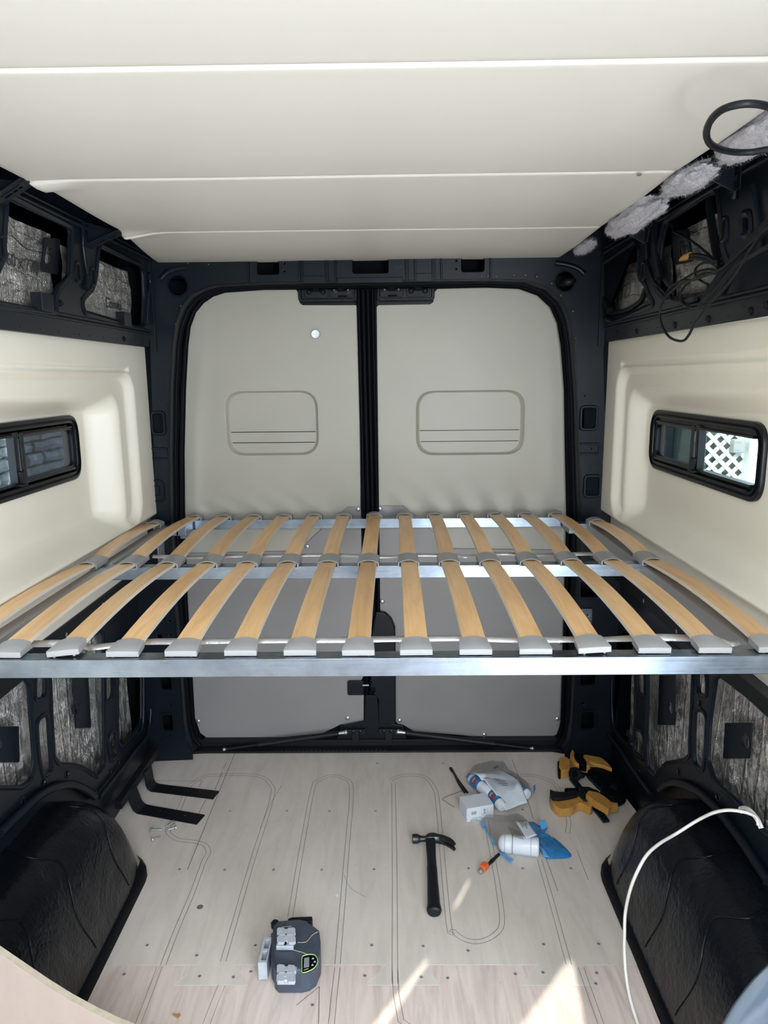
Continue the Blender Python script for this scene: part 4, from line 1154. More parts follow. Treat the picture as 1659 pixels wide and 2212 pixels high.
# door check stays (gas-strut look)
def stay(label, a, c, cat='strut'):
    t = thing('door_stay', label, cat, 'door stays at the foot of the rear doors')
    a, c = Vector(a), Vector(c)
    d = (c - a).normalized()
    b = MB(); b.tube([a + d * 0.03, a.lerp(c, 0.72)], 0.011, 10); b.build('cylinder', 'black_matt', t, 50)
    b = MB(); b.tube([a.lerp(c, 0.72), c - d * 0.01], 0.006, 8); b.build('rod', 'black_matt', t, 50)
    b = MB(); b.tube([a, a + d * 0.035], [0.008, 0.006], 10); b.lathe([(0.003, -0.009), (0.009, -0.005), (0.010, 0), (0.009, 0.005), (0.003, 0.009)], a, (0, -1, 0), 10); b.build('ball_joint', 'chrome', t, 50)
    b = MB(); b.lathe([(0.003, -0.007), (0.007, -0.004), (0.008, 0), (0.007, 0.004), (0.003, 0.007)], c, d, 10); b.tube([c - d * 0.02, c], 0.005, 8); b.build('ball_joint', 'chrome', t, 50)
    s = 1 if d.x < 0 else -1
    b = MB(); b.box(a + Vector((s * 0.045, 0.012, -0.002)), (0.075, 0.010, 0.020)); b.box(a + Vector((s * 0.04, 0.012, -0.03)), (0.03, 0.012, 0.05)); b.build('mount', 'black_matt', t, bevel=0.002)
    for k in (0.03, 0.06):
        MB().lathe([(0.008, 0), (0.008, 0.003), (0.004, 0.005)], a + Vector((s * k, 0.006, 0)), (0, -1, 0), 8).build('bolt', 'black', t, 40)
stay('black door stay rising to the middle across the left rear door', (-0.1331,2.755,0.074), (-0.6447,2.735,0.0095))
stay('black door stay with a silver rod across the foot of the right rear door', (0.0866,2.755,0.075), (0.6466,2.735,0.0073))

# ------------------------------------------------------------------ the part of the van behind the camera: lining, door post and an added sheet that masks the sun
wf = tag(empty('wall_front'), kind='structure')
def back(p):
    p = Vector(p)
    t = (p.y + 1.95) / SUN_DIR.y
    return p - SUN_DIR * t
def ext(poly, y):
    # carries a floor patch on towards the cab, outside the picture
    return poly
patches = [[(0.1424,1.6439,0),(0.1639,1.6531,0),(0.1029,1.5506,0),(0.0467,1.457,0),(0.0081,1.3965,0),(-0.0352,1.3965,0),(0.0131,1.457,0)],
           [(0.5226,1.6419,0),(0.5423,1.6418,0),(0.5326,1.5379,0),(0.5249,1.4569,0),(0.5206,1.3967,0),(0.3193,1.3966,0),(0.3711,1.457,0),(0.4393,1.5379,0)],
           [(0.3043,1.9567,0),(0.294,1.9547,0),(0.242,1.8506,0),(0.2348,1.8302,0),(0.256,1.8543,0)]]
plate('sun_mask', [(-1.1, -1.95, 0), (1.1, -1.95, 0), (1.1, -1.95, 2.07), (-1.1, -1.95, 2.07)], [[back(p) for p in q] for q in patches], (0, 1, 0), 0.004, 'sun_mask_grey', wf, 0)  # unseen sheet added to mask the sun; gaps traced back from floor patches
b = MB()
b.box((-1.0, -0.25, 1.02), (0.02, 3.45, 2.08))
b.box((-0.90, -1.25, 1.02), (0.02, 1.40, 2.06))
b.build('cab_lining', 'flare', wf)
b = MB()
b.box((0.95, 0.60, 0.43), (0.02, 0.72, 0.86))
b.box((0.95, -1.75, 1.0), (0.02, 0.45, 2.05))
b.box((0.95, -0.7, 1.98), (0.02, 2.6, 0.2))
b.build('door_post', 'black', wf)

# ------------------------------------------------------------------ wheel arches
def wheel_arch(sgn, label):
    t = thing('wheel_arch', label, 'wheel arch', None)
    yc, a, hmax = 1.555, 0.475, 0.36
    prof = [(0.0, 0.0), (0.006, 0.18), (0.022, 0.45), (0.045, 0.70), (0.075, 0.88), (0.115, 0.975), (0.16, 1.0), (0.235, 1.0)]
    PR = spline([(p[0], p[1], 0) for p in prof], 4)
    def h(y):
        u = min(1, abs((y - yc) / a))
        return hmax * (1 - u ** 4.2) ** 0.5
    def pt(y, k):
        u = min(1, abs((y - yc) / a))
        ins = 0.715 + 0.10 * (1 - max(0, 1 - u ** 9) ** 0.5)
        q = PR[k]
        x = lerp(ins, 0.955, min(1, q.x / 0.235))
        hh = h(y)
        z = hh * q.y + 0.006 * mnoise.noise(Vector((x * 9, y * 9, q.y * 2 + sgn)))* min(1, q.y * 3)
        # overlapped mat courses stand a little proud
        z += 0.003 * (1 if int((y + 0.03 * math.sin(q.x * 20)) / 0.16) % 2 else 0) * min(1, q.y * 2)
        return (sgn * x, y, max(z, 0.0))
    ys = [yc - a + 0.0005] + [yc - a + 2 * a * (0.5 - 0.5 * math.cos(PI * i / 70)) for i in range(1, 70)] + [yc + a - 0.0005]
    mb = MB()
    mb.loft([[pt(y, k) for k in range(len(PR))] for y in ys], closed=False)
    mb.build('arch_cover', 'butyl', t, 60)
    b = MB()
    P1 = [(sgn * (0.722 + 0.05 * max(0, (abs((y - yc) / a) - 0.85) / 0.15) ** 2), y, 0.0) for y in [yc - a * 0.96 + 2 * a * 0.96 * i / 30 for i in range(31)]]
    b.loft([[(p[0] - sgn * 0.014, p[1], 0.002) for p in P1], [(p[0] - sgn * 0.012, p[1], 0.034) for p in P1], [(p[0] + sgn * 0.006, p[1], 0.052) for p in P1]], closed=False)
    b.build('arch_skirt', 'rubber', t, 50)
    for y in (1.40, 1.60, 1.84):
        L = []
        for k in range(4, len(PR)):
            p = pt(y + 0.02 * math.sin(k * 0.5), k)
            L.append(Vector(p) + Vector((-sgn * 0.001, 0, 0.002)))
        MB().tube(L, 0.0011, 6).build('mat_seam', 'butyl', t, 60)
    return t
wheel_arch(-1, 'glossy black mat-covered wheel arch on the left beside the steel bracket')
wheel_arch(1, 'glossy black mat-covered wheel arch on the right under the white cable')

# ================================================================== THE BED
bed = thing('bed_frame', 'raised aluminium bed frame with arched birch slats across the van', 'bed frame')
ZT = 0.997
YF, YM, YR = 1.3148, 2.0094, 2.7096
RS = 0.038
SP = 0.117
def rail(x0, x1, y, name='rail'):
    b = MB().box(((x0 + x1) / 2, y + RS / 2, ZT - RS / 2), (x1 - x0, RS, RS))
    return b.build(name, 'alu', bed, bevel=0.0016)
RAILS = {}
rail(-0.86, 0.87, YF, 'front_rail')
RAILS[YM] = rail(-0.805, 0.008, YM, 'middle_rail'); rail(0.0095, 0.80, YM, 'middle_rail')
RAILS[YR] = rail(-0.715, 0.008, YR, 'rear_rail'); rail(0.0095, 0.735, YR, 'rear_rail')
rail(-0.83, -0.735, 2.600, 'stub_rail'); rail(0.745, 0.85, 2.585, 'stub_rail')
for x, ya, yb in ((-0.79, YF + RS, 2.60), (0.812, YF + RS, 2.585), (-0.725, 2.600, YR), (0.745, 2.585, YR)):
    MB().box((x, (ya + yb) / 2, ZT - RS / 2 - 0.0005), (RS * 0.98, yb - ya, RS)).build('side_rail', 'grey_alu_bar' if yb - ya > 0.5 else 'alu', bed, bevel=0.0016)
MB().box((-0.014, (YF + YR) / 2, ZT - RS / 2 - 0.002), (0.03, YR - YF - RS, RS - 0.004)).build('centre_bar', 'grey_alu_bar', bed, bevel=0.0016)
def weld(x, y, par=None):
    b = MB()
    for k in range(9):
        b.lathe([(0.001, -0.003), (0.0042, -0.001), (0.0045, 0.001), (0.001, 0.003)], (x + R.uniform(-0.0008, 0.0008), y - 0.0005, ZT - 0.003 - k * 0.004), (0, 0, 1), 7)
    b.build('weld_bead', 'alu', RAILS.get(y, bed), 60)
for x, y in ((0.009, YM), (0.009, YR), (-0.80, YM), (0.80, YM), (-0.79, 2.60), (0.80, 2.585), (-0.705, YR), (0.728, YR)):
    weld(x, y)
MB().box((-0.80, 2.585, 0.90), (0.006, 0.07, 0.12)).build('end_bracket', 'alu', bed, bevel=0.001)
MB().box((0.815, 2.56, 0.92), (0.006, 0.07, 0.10)).build('end_bracket', 'alu', bed, bevel=0.001)
MB().box((-0.73, 2.66, 0.955), (0.02, 0.05, 0.03)).build('end_bracket', 'alu', bed, bevel=0.001)

def slat_mesh(L, rise=0.015):
    mb = MB()
    n = 14
    w, th = 0.048, 0.008
    top, bot = [], []
    def z(t): return 0.0045 + rise * (1 - (2 * t - 1) ** 2)
    V, F, I = [], [], []
    for i in range(n + 1):
        t = i / n
        y = (t - 0.5) * L
        V += [(-w / 2, y, z(t)), (w / 2, y, z(t)), (w / 2 - 0.0012, y, z(t) + th), (-w / 2 + 0.0012, y, z(t) + th)]
    for i in range(n):
        a, c = 4 * i, 4 * i + 4
        mb_f = [(a, a + 1, c + 1, c), (a + 1, a + 2, c + 2, c + 1), (a + 2, a + 3, c + 3, c + 2), (a + 3, a, c, c + 3)]
        for f, m in zip(mb_f, (0, 1, 0, 1)):
            F.append(f); I.append(m)
    F += [(0, 3, 2, 1), (4 * n, 4 * n + 1, 4 * n + 2, 4 * n + 3)]
    I += [1, 1]
    mb.v, mb.f, mb.mi = V, F, I
    me = mb.mesh('slat', ('slat', 'slat_edge'))
    for p in me.polygons: p.use_smooth = True
    me.set_sharp_from_angle(angle=math.radians(35))
    return me
SM = {}
def slat(i, ya, yb):
    L = round(yb - ya, 3)
    if L not in SM: SM[L] = slat_mesh(L)
    o = link('slat', SM[L], None, bed)
    o.location = ((i - 8) * SP, (ya + yb) / 2, ZT + 0.002)
    o.rotation_euler.z = R.uniform(-0.004, 0.004)
# closed front cap: flat face to the room, arched back edge
mb = MB()
def capring(y, w, h, arch, z0=0.0):
    P = [(-w, y, z0), (w, y, z0)]
    for k in range(9):
        u = 1 - k / 4
        P.append((w * u, y, h + arch * (1 - u * u)))
    return P
mb.loft([capring(0.0, 0.0315, 0.0108, 0.0006), capring(0.0015, 0.0325, 0.0118, 0.0008), capring(0.030, 0.0300, 0.0135, 0.003), capring(0.052, 0.0275, 0.0145, 0.0055)])
mb.add([p for p in capring(0.0, 0.0315, 0.0108, 0.0006)], [tuple(range(11))])
mb.add([p for p in capring(0.052, 0.0275, 0.0145, 0.0055)], [tuple(range(11))])
for sx in (-0.02, 0.02):
    mb.lathe([(0.003, -0.004), (0.003, 0.0)], (sx, 0.006, 0), (0, 0, 1), 8)
front_cap = mb.mesh('front_cap')
front_cap.materials.append(M['cap'])
for p in front_cap.polygons: p.use_smooth = True
front_cap.set_sharp_from_angle(angle=math.radians(38))
# hollow arched sleeve used over the middle rail (open both ways) and the rear rail
def sleeve_mesh(L, closed_back):
    mb = MB()
    def ring(y, w, zb, zs, arch):
        P = [(-w, y, zb), (w, y, zb)]
        for k in range(11):
            u = 1 - k / 5
            P.append((w * u, y, zs + arch * (1 - u * u)))
        return P
    out = lambda y, s=1.0: ring(y, 0.0305 * s, 0.0, 0.0135, 0.0095)
    inn = lambda y: ring(y, 0.0272, 0.0025, 0.0125, 0.0075)
    a, c = -L / 2, L / 2
    rings = [inn(a + (L * 0.4)), inn(a), out(a), out(a + 0.004), out(0, 0.985), out(c - 0.004), out(c)]
    if not closed_back:
        rings += [inn(c), inn(c - L * 0.4)]
    mb.loft(rings)
    mb.add(inn(a + L * 0.4), [tuple(range(13))])
    mb.add(inn(c - L * 0.4) if not closed_back else out(c), [tuple(range(13))])
    me = mb.mesh('slat_sleeve')
    me.materials.append(M['cap'])
    for p in me.polygons: p.use_smooth = True
    me.set_sharp_from_angle(angle=math.radians(38))
    return me
mid_cap, rear_cap = sleeve_mesh(0.085, False), sleeve_mesh(0.045, True)
for i in range(1, 16):
    yr_end = 2.72 if 1 < i < 15 else (2.595 if i == 1 else 2.575)
    slat(i, 1.345, 2.012)
    slat(i, 2.046, yr_end)
    o = link('front_cap', front_cap, None, bed)
    o.location = ((i - 8) * SP + R.uniform(-0.002, 0.002), 1.326 + R.uniform(-0.0015, 0.0015), ZT + 0.0015)
    o.rotation_euler = (0, {3: -0.10, 12: -0.06}.get(i, R.uniform(-0.01, 0.01)), R.uniform(-0.02, 0.02))
    if i in (3, 12): o.location.z += 0.003
    o = link('middle_sleeve', mid_cap, None, bed)
    o.location = ((i - 8) * SP + R.uniform(-0.001, 0.001), 2.029, ZT + 0.001)
    o = link('rear_sleeve', rear_cap, None, bed)
    o.location = ((i - 8) * SP, yr_end - 0.004, ZT + 0.001)
def tape(pts, w, name):
    P = spline(pts, 10)
    mb = MB()
    V, F = [], []
    for i, p in enumerate(P):
        tw = 0.35 * mnoise.noise(Vector((p.x * 7, 1, 2)))
        n = Vector((0, math.cos(0.5 + tw), math.sin(0.5 + tw)))
        V += [p - n * w / 2, p + n * w / 2]
    for i in range(len(P) - 1): F.append((2 * i, 2 * i + 1, 2 * i + 3, 2 * i + 2))
    mb.add(V, F)
    o = mb.build(name, 'strap', bed, 50)
    s = o.modifiers.new('thickness', 'SOLIDIFY'); s.thickness = 0.0008
    return o
tape([(-0.7193,1.427,0.988),(-0.6105,1.4278,0.988),(-0.5618,1.4059,0.988),(-0.4738,1.4335,0.988),(-0.3556,1.4369,0.988),(-0.2172,1.4399,0.988),(-0.0783,1.4402,0.988),(0.0208,1.4411,0.988),(0.1199,1.4449,0.988),(0.2191,1.4459,0.988),(0.3165,1.4359,0.988),(0.4143,1.4342,0.988),(0.5118,1.4325,0.988),(0.6322,1.4413,0.988),(0.7079,1.4345,0.988),(0.7587,1.4175,0.988),(0.7764,1.4041,0.988),(0.8252,1.4351,0.988)], 0.017, 'front_tape')
tape([(-0.6941,2.1881,0.985),(-0.5566,2.1721,0.985),(-0.4423,2.1862,0.985),(-0.2655,2.1866,0.985),(-0.1184,2.1879,0.985),(0.0436,2.1593,0.985),(0.1458,2.1796,0.985),(0.2618,2.17,0.985),(0.3041,2.157,0.985),(0.41,2.1891,0.985),(0.494,2.1686,0.985),(0.5816,2.1717,0.985),(0.7142,2.1794,0.985)], 0.014, 'middle_tape')

# ================================================================== THINGS ON THE FLOOR
# steel bracket on two bent straps, left
br = thing('steel_bracket', 'black steel bracket with two flat bent straps on the floor by the left wheel arch', 'bracket')
MB().bar((-0.8779,2.5829,0.09), (-0.902,2.2479,0.07), 0.026, 0.030).build('bar', 'black_matt', br, bevel=0.002)
def bent(a, b_, top, w):
    a, b_, top = Vector(a), Vector(b_), Vector(top)
    d = (b_ - a).normalized()
    side = Vector((-d.y, d.x, 0)).normalized()
    P = [top, top.lerp(a, 0.5), a + (top - a) * 0.22, a + (top - a) * 0.06 + d * 0.008, a + d * 0.03, a.lerp(b_, 0.5), b_]
    P = spline(P, 4)
    mb = MB()
    V, F = [], []
    n = len(P)
    for i, p in enumerate(P):
        t = (P[min(i + 1, n - 1)] - P[max(i - 1, 0)]).normalized()
        nn = side.cross(t).normalized()
        for s, q in ((-1, 0), (1, 0), (1, 1), (-1, 1)):
            V.append(p + side * (s * w / 2) + nn * (0.004 * q))
    for i in range(n - 1):
        for k in range(4):
            l = (k + 1) % 4
            F.append((4 * i + k, 4 * i + l, 4 * i + 4 + l, 4 * i + 4 + k))
    F += [(3, 2, 1, 0), (4 * n - 4, 4 * n - 3, 4 * n - 2, 4 * n - 1)]
    mb.add(V, F)
    o = mb.build('strap', 'black_matt', br, 40)
    for t in (0.35, 0.75):
        p = a.lerp(b_, t)
        MB().lathe([(0.0045, 0.004), (0.003, 0.0052)], p + Vector((0, 0, 0.001)), (0, 0, 1), 8).build('screw_head', 'dark_chrome', o)
    return o
bent((-0.8631,2.4696,0.003), (-0.6007,2.4157,0.003), (-0.865,2.4558,0.085), 0.052)
bent((-0.8633,2.3328,0.003), (-0.6185,2.2653,0.003), (-0.8808,2.3236,0.085), 0.056)

def bolt_screw(head, tip, label):
    h, t_ = Vector(head), Vector(tip)
    s = thing('screw', label, 'screw', 'loose screws by the left wheel arch')
    d = (t_ - h).normalized()
    h.z = 0.007
    t_.z = 0.0035
    d = (t_ - h).normalized()
    b = MB(); b.lathe([(0.0075, -0.0015), (0.0078, 0.0), (0.006, 0.002), (0.0035, 0.0035)], h, d, 12); b.build('head', 'chrome', s, 40)
    b = MB()
    L = (t_ - h).length
    pr = []
    k = 0.004
    while k < L - 0.004:
        pr += [(0.0030, k), (0.0024, k + 0.0012)]
        k += 0.0024
    pr += [(0.002, L - 0.002), (0.0004, L)]
    b.lathe(pr, h, d, 8); b.build('shank', 'chrome', s, 50)
bolt_screw((-0.7736,2.2015,0.006), (-0.7365,2.2056,0.003), 'loose silver screw lying level, upper of the two at the left')
bolt_screw((-0.708,2.2454,0.006), (-0.7333,2.2211,0.003), 'loose silver screw slanting up to the right, next to the strap')
bolt_screw((-0.692,2.2139,0.006), (-0.722,2.2055,0.003), 'loose silver screw whose head lies farthest right, touching the slanted one')
bolt_screw((-0.7529,2.1488,0.006), (-0.7292,2.1677,0.003), 'loose silver screw lying lowest, nearest the camera')

# hammer
hm = thing('hammer', 'black claw hammer with a rubber grip lying on the plywood floor', 'hammer')
H0, H1 = Vector((0.1887,2.1328,0.016)), Vector((0.1816,1.804,0.016))
hd = (H1 - H0).normalized()
hx = Vector((-hd.y, hd.x, 0))
if hx.x < 0: hx = -hx
HL = (H1 - H0).length
k_ = HL / 0.335
fr = lambda x, y, z=0.0: H0 + hx * (x * k_) - hd * (y * k_) * -1 * -1 + Vector((0, 0, z)) if False else H0 + hx * (x * k_) + hd * (-y * k_) + Vector((0, 0, z))
b = MB()
b.lathe([(0.013, 0), (0.0155, 0.002), (0.0155, 0.018), (0.013, 0.022), (0.0095, 0.030), (0.0095, 0.044), (0.013, 0.052)], fr(-0.062, 0.002), hx, 16)
b.build('striking_face', 'dark_chrome', hm, 45)
b = MB()
secs = []
for x, yc, hw, hh in ((-0.014, 0.0, 0.011, 0.012), (-0.004, 0.004, 0.017, 0.0135), (0.010, 0.006, 0.017, 0.0135), (0.022, 0.005, 0.013, 0.0125), (0.036, 0.0, 0.011, 0.011)):
    secs.append([fr(x, yc + hw * c_, hh * s_) for c_, s_ in ((1, .6), (.7, 1), (-.7, 1), (-1, .6), (-1, -.6), (-.7, -1), (.7, -1), (1, -.6))])
b.loft(secs)
b.add(secs[0], [tuple(range(8))]); b.add(secs[-1], [tuple(range(8))])
b.build('cheek', 'dark_chrome', hm, 40)
for sz in (-1, 1):
    secs = []
    for x, yc, hw, zc, hh in ((0.030, 0.003, 0.012, 0.0055, 0.0055), (0.045, -0.003, 0.011, 0.006, 0.005), (0.060, -0.013, 0.010, 0.007, 0.0045), (0.072, -0.026, 0.008, 0.0085, 0.004), (0.080, -0.040, 0.0055, 0.0095, 0.003)):
        t = Vector((0.8, -0.6)) if x > 0.05 else Vector((1, -0.2))
        t.normalize()
        n = Vector((-t.y, t.x))
        secs.append([fr(x + n.x * hw * c_, yc + n.y * hw * c_, sz * zc + hh * s_) for c_, s_ in ((1, 1), (-1, 1), (-1, -1), (1, -1))])
    b = MB(); b.loft(secs); b.add(secs[0], [(0, 1, 2, 3)]); b.add(secs[-1], [(0, 1, 2, 3)])
    b.build('claw', 'dark_chrome', hm, bevel=0.0015)
b = MB()
secs = []
for y, w, hh in ((-0.004, 0.0165, 0.012), (-0.05, 0.0155, 0.011), (-0.09, 0.0145, 0.010), (-0.135, 0.0145, 0.010)):
    secs.append([fr(w * c_, y, hh * s_) for c_, s_ in ((1, .6), (.7, 1), (-.7, 1), (-1, .6), (-1, -.6), (-.7, -1), (.7, -1), (1, -.6))])
b.loft(secs); b.add(secs[0], [tuple(range(8))]); b.add(secs[-1], [tuple(range(8))])
b.build('shaft', 'black', hm, 40)
b = MB()
secs = []
for y, w in ((-0.128, 0.0135), (-0.132, 0.0155), (-0.15, 0.0165), (-0.20, 0.0165), (-0.26, 0.0185), (-0.30, 0.019), (-0.318, 0.0215), (-0.328, 0.0225), (-0.336, 0.020), (-0.339, 0.012)):
    secs.append([fr(w * math.cos(2 * PI * k / 14), y, min(w, 0.0195) * 0.85 * math.sin(2 * PI * k / 14)) for k in range(14)])
b.loft(secs); b.add(secs[0], [tuple(range(14))]); b.add(secs[-1], [tuple(range(14))])
b.build('grip', 'black_matt', hm, 50)

# laser level
lz = thing('laser_level', 'slate grey laser level with silver guards lying on the plywood floor', 'laser level')
def slab(name, pts, z0, z1, m, parent, bevel=0.003, seg=2):
    return MB().prism([(p[0], p[1], z0) for p in pts], (0, 0, z1 - z0)).build(name, m, parent, bevel=bevel, seg=seg)
slab('body', fillet([(-0.265,1.6882,0.06),(-0.2555,1.7082,0.06),(-0.1988,1.7148,0.06),(-0.1764,1.7097,0.06),(-0.1371,1.6748,0.06),(-0.1296,1.6364,0.06),(-0.1269,1.5965,0.06),(-0.1353,1.5612,0.06),(-0.1502,1.5469,0.06),(-0.1706,1.5412,0.06),(-0.2292,1.5413,0.06),(-0.2405,1.5527,0.06),(-0.2539,1.6058,0.06)], 0.008, 3), 0.0, 0.072, 'laser_body', lz, 0.010, 4)
slab('rear_block', fillet([(-0.2686,1.6748,0.04),(-0.2525,1.6845,0.04),(-0.2318,1.5679,0.04),(-0.2404,1.5621,0.04),(-0.2533,1.5824,0.04)], 0.004, 2), 0.004, 0.062, 'laser_body', lz, 0.006)
def guard(pts, name):
    P = [Vector((p[0], p[1], 0)) for p in pts]
    c = sum(P, Vector()) / 4
    u, v = (P[1] - P[0]), (P[3] - P[0])
    out = []
    def q(a, d): return P[0] + u * a + v * d
    for a, d in ((0.08, 0), (0.38, 0), (0.43, 0.10), (0.57, 0.10), (0.62, 0), (0.92, 0), (1, 0.08), (1, 0.38), (0.94, 0.43), (0.94, 0.57), (1, 0.62), (1, 0.92), (0.92, 1), (0.62, 1), (0.57, 0.90), (0.43, 0.90), (0.38, 1), (0.08, 1), (0, 0.92), (0, 0.62), (0.09, 0.57), (0.09, 0.43), (0, 0.38), (0, 0.08)):
        out.append(q(a, d))
    slab(name, out, 0.088, 0.096, 'laser_grey', lz, 0.0012)
    return c, u, v
c1, u1, v1 = guard([(-0.2482,1.6552,0.096),(-0.1986,1.6551,0.096),(-0.1921,1.6059,0.096),(-0.2399,1.6029,0.096)], 'laser_guard')
c2, u2, v2 = guard([(-0.2291,1.5347,0.096),(-0.1822,1.5318,0.096),(-0.176,1.4846,0.096),(-0.2221,1.4833,0.096)], 'laser_guard')
for c_, s_ in ((c1, -1), (c2, 1)):
    b = MB()
    b.box((c_.x, c_.y, 0.078), (u1.length * 0.9, 0.014, 0.024))
    b.box((c_.x, c_.y + s_ * 0.022, 0.080), (u1.length * 0.92, 0.014, 0.012))
    b.build('guard_post', 'laser_grey', lz, bevel=0.002)
    b = MB()
    b.box((c_.x, c_.y, 0.0965), (u1.length * 0.62, 0.003, 0.001)); b.box((c_.x, c_.y, 0.0965), (0.005, 0.026, 0.001))
    b.build('guard_rib', 'laser_grey', lz)
    MB().cyl((c_.x, c_.y + s_ * 0.018, 0.085), (c_.x, c_.y + s_ * 0.024, 0.0925), 0.005, 12).build('lens', 'rubber', lz)
g = [(-0.2839,1.6637,0.05),(-0.2657,1.6668,0.05),(-0.2492,1.5748,0.05),(-0.2693,1.5734,0.05)]
b = MB()
gx, gy0, gy1 = (g[0][0] + g[1][0]) / 2, g[2][1], g[0][1]
for yy in (gy0 + 0.006, (gy0 + gy1) / 2, gy1 - 0.006):
    b.box((gx, yy, 0.035), (0.022, 0.010, 0.050))
b.box((gx - 0.008, (gy0 + gy1) / 2, 0.035), (0.007, gy1 - gy0, 0.052))
b.box((gx + 0.010, (gy0 + gy1) / 2, 0.035), (0.004, gy1 - gy0, 0.052))
b.build('side_guard', 'laser_grey', lz, bevel=0.0015)
k = Vector((-0.271,1.7497,0.03))
MB().lathe([(0.009, 0), (0.012, 0.004), (0.012, 0.016), (0.009, 0.02)], (k.x, k.y, 0.012), (0, 0, 1), 8).build('knob', 'black_matt', lz, 30)
MB().bar((k.x, k.y - 0.004, 0.022), (k.x + 0.04, k.y - 0.012, 0.022), 0.012, 0.014).build('knob_arm', 'black_matt', lz, bevel=0.002)
slab('bracket_arm', [(-0.2323,1.7402,0.05),(-0.2226,1.7454,0.05),(-0.1993,1.7471,0.05),(-0.1656,1.7488,0.05),(-0.1632,1.7383,0.05),(-0.1674,1.7298,0.05),(-0.2197,1.7247,0.05),(-0.2322,1.7214,0.05)], 0.016, 0.050, 'black_matt', lz, 0.002)
b = MB(); b.tube([(x, y, 0.0722) for x, y, z in spline([(-0.1911,1.6299,0.073),(-0.168,1.6315,0.073),(-0.1534,1.6553,0.073),(-0.1397,1.6665,0.073)], 5)], 0.0007, 6); b.build('trim_line', 'gold_line', lz)
b = MB(); b.tube([(x, y, 0.0722) for x, y, z in [(-0.2051,1.6068,0.073),(-0.1773,1.5976,0.073),(-0.1546,1.5885,0.073)]], 0.0008, 6); b.build('trim_line', 'gold_line', lz)
b = MB(); b.tube([(x, y, 0.0722) for x, y, z in [(-0.2409,1.6832,0.073),(-0.2136,1.6864,0.073)]], 0.0007, 6); b.build('trim_line', 'gold_line', lz)
ringp = spline([(-0.1706,1.583,0.074),(-0.1546,1.5889,0.074),(-0.1399,1.5859,0.074),(-0.1312,1.5711,0.074),(-0.1328,1.5522,0.074),(-0.1443,1.5393,0.074),(-0.1642,1.5308,0.074),(-0.1685,1.5465,0.074),(-0.1717,1.5726,0.074)], 4, True)
MB().prism([(p.x, p.y, 0.070) for p in ringp], (0, 0, 0.0030)).build('display_bezel', 'rubber', lz)
MB().tube([(p.x, p.y, 0.0735) for p in ringp], 0.0012, 6, closed=True).build('display_ring', 'lime', lz, 60)
slab('screen', [(-0.1663,1.577,0.074),(-0.1536,1.58,0.074),(-0.1501,1.5493,0.074),(-0.1638,1.5465,0.074)], 0.072, 0.0736, 'lcd', lz, 0.0003)
for p, r_ in zip([(-0.1435,1.5755,0.074),(-0.1377,1.5652,0.074),(-0.1425,1.5551,0.074)], (0.3, 0.5, 0.2)):
    b = MB(); v = Vector((p[0], p[1], 0.0731))
    b.prism([v + Vector((-0.003, -0.002, 0)), v + Vector((0.003, -0.0015, 0)), v + Vector((0, 0.0035, 0))], (0, 0, 0.0006)); b.build('button', 'white_card', lz)
b = MB(); b.bar((-0.1629,1.5384,0.0735), (-0.1518,1.5441,0.0735), 0.002, 0.0006); b.build('print', 'gold_line', lz)

# small white carton
bx = thing('carton', 'small white cardboard carton with barcode and care marks beside the bag', 'box')
A, Bq, Cq = Vector((0.3226,2.2485,0)), Vector((0.4196,2.2746,0)), Vector((0.3019,2.3136,0))
bu, bv = (Bq - A), (Cq - A)
bv = bv - bu * (bv.dot(bu) / bu.length_squared)
bh = 0.052
ul, vl = bu.normalized(), bv.normalized()
W_, D_ = bu.length, 0.075
rot = Matrix((ul, vl, Z_)).transposed()
MB().box(A + ul * W_ / 2 + vl * D_ / 2 + Z_ * bh / 2, (W_, D_, bh), rot).build('box_body', 'white_card', bx, bevel=0.0012)
MB().box(A - ul * 0.0006 + vl * D_ * 0.30 + Z_ * bh * 0.55, (0.0012, D_ * 0.5, bh * 0.62), rot).build('tuck_flap', 'white_card', bx, bevel=0.0005)
fo = A - vl * 0.0004
def facept(a, h_): return fo + ul * (W_ * a) + Z_ * (bh * h_)
b = MB()
x = 0.17
for i in range(15):
    w_ = R.choice((0.004, 0.007, 0.011))
    p = facept(x, 0.60)
    b.box(p + ul * W_ * w_ / 2, (W_ * w_, 0.0003, bh * 0.24), rot)
    x += w_ + R.choice((0.004, 0.006))
b.build('barcode', 'grey_ink', bx)
b = MB()
for a0, h0, a1, h1 in ((0.54, 0.40, 0.77, 0.40), (0.54, 0.78, 0.77, 0.78), (0.54, 0.40, 0.54, 0.78), (0.77, 0.40, 0.77, 0.78)):
    b.bar(facept(a0, h0), facept(a1, h1), 0.0004, 0.0005, up=vl)
b.build('mark_frame', 'grey_ink', bx)
b = MB()
b.prism([facept(a_, h_) for a_, h_ in ((0.615, 0.67), (0.63, 0.73), (0.655, 0.745), (0.68, 0.73), (0.695, 0.67), (0.66, 0.69), (0.65, 0.69))], -vl * 0.0003)
b.bar(facept(0.655, 0.69), facept(0.655, 0.52), 0.0006, 0.0008, up=vl)
b.prism([facept(a_, h_) for a_, h_ in ((0.62, 0.48), (0.69, 0.48), (0.67, 0.54), (0.64, 0.54))], -vl * 0.0003)
b.build('umbrella_mark', 'ink', bx)
text('LED dimmer', 0.0075, facept(0.36, 0.25), -ul, -Z_, 'grey_ink', bx, 'print')
text('London  -  Remote', 0.0085, facept(0.46, 0.12), -ul, -Z_, 'ink', bx, 'print')

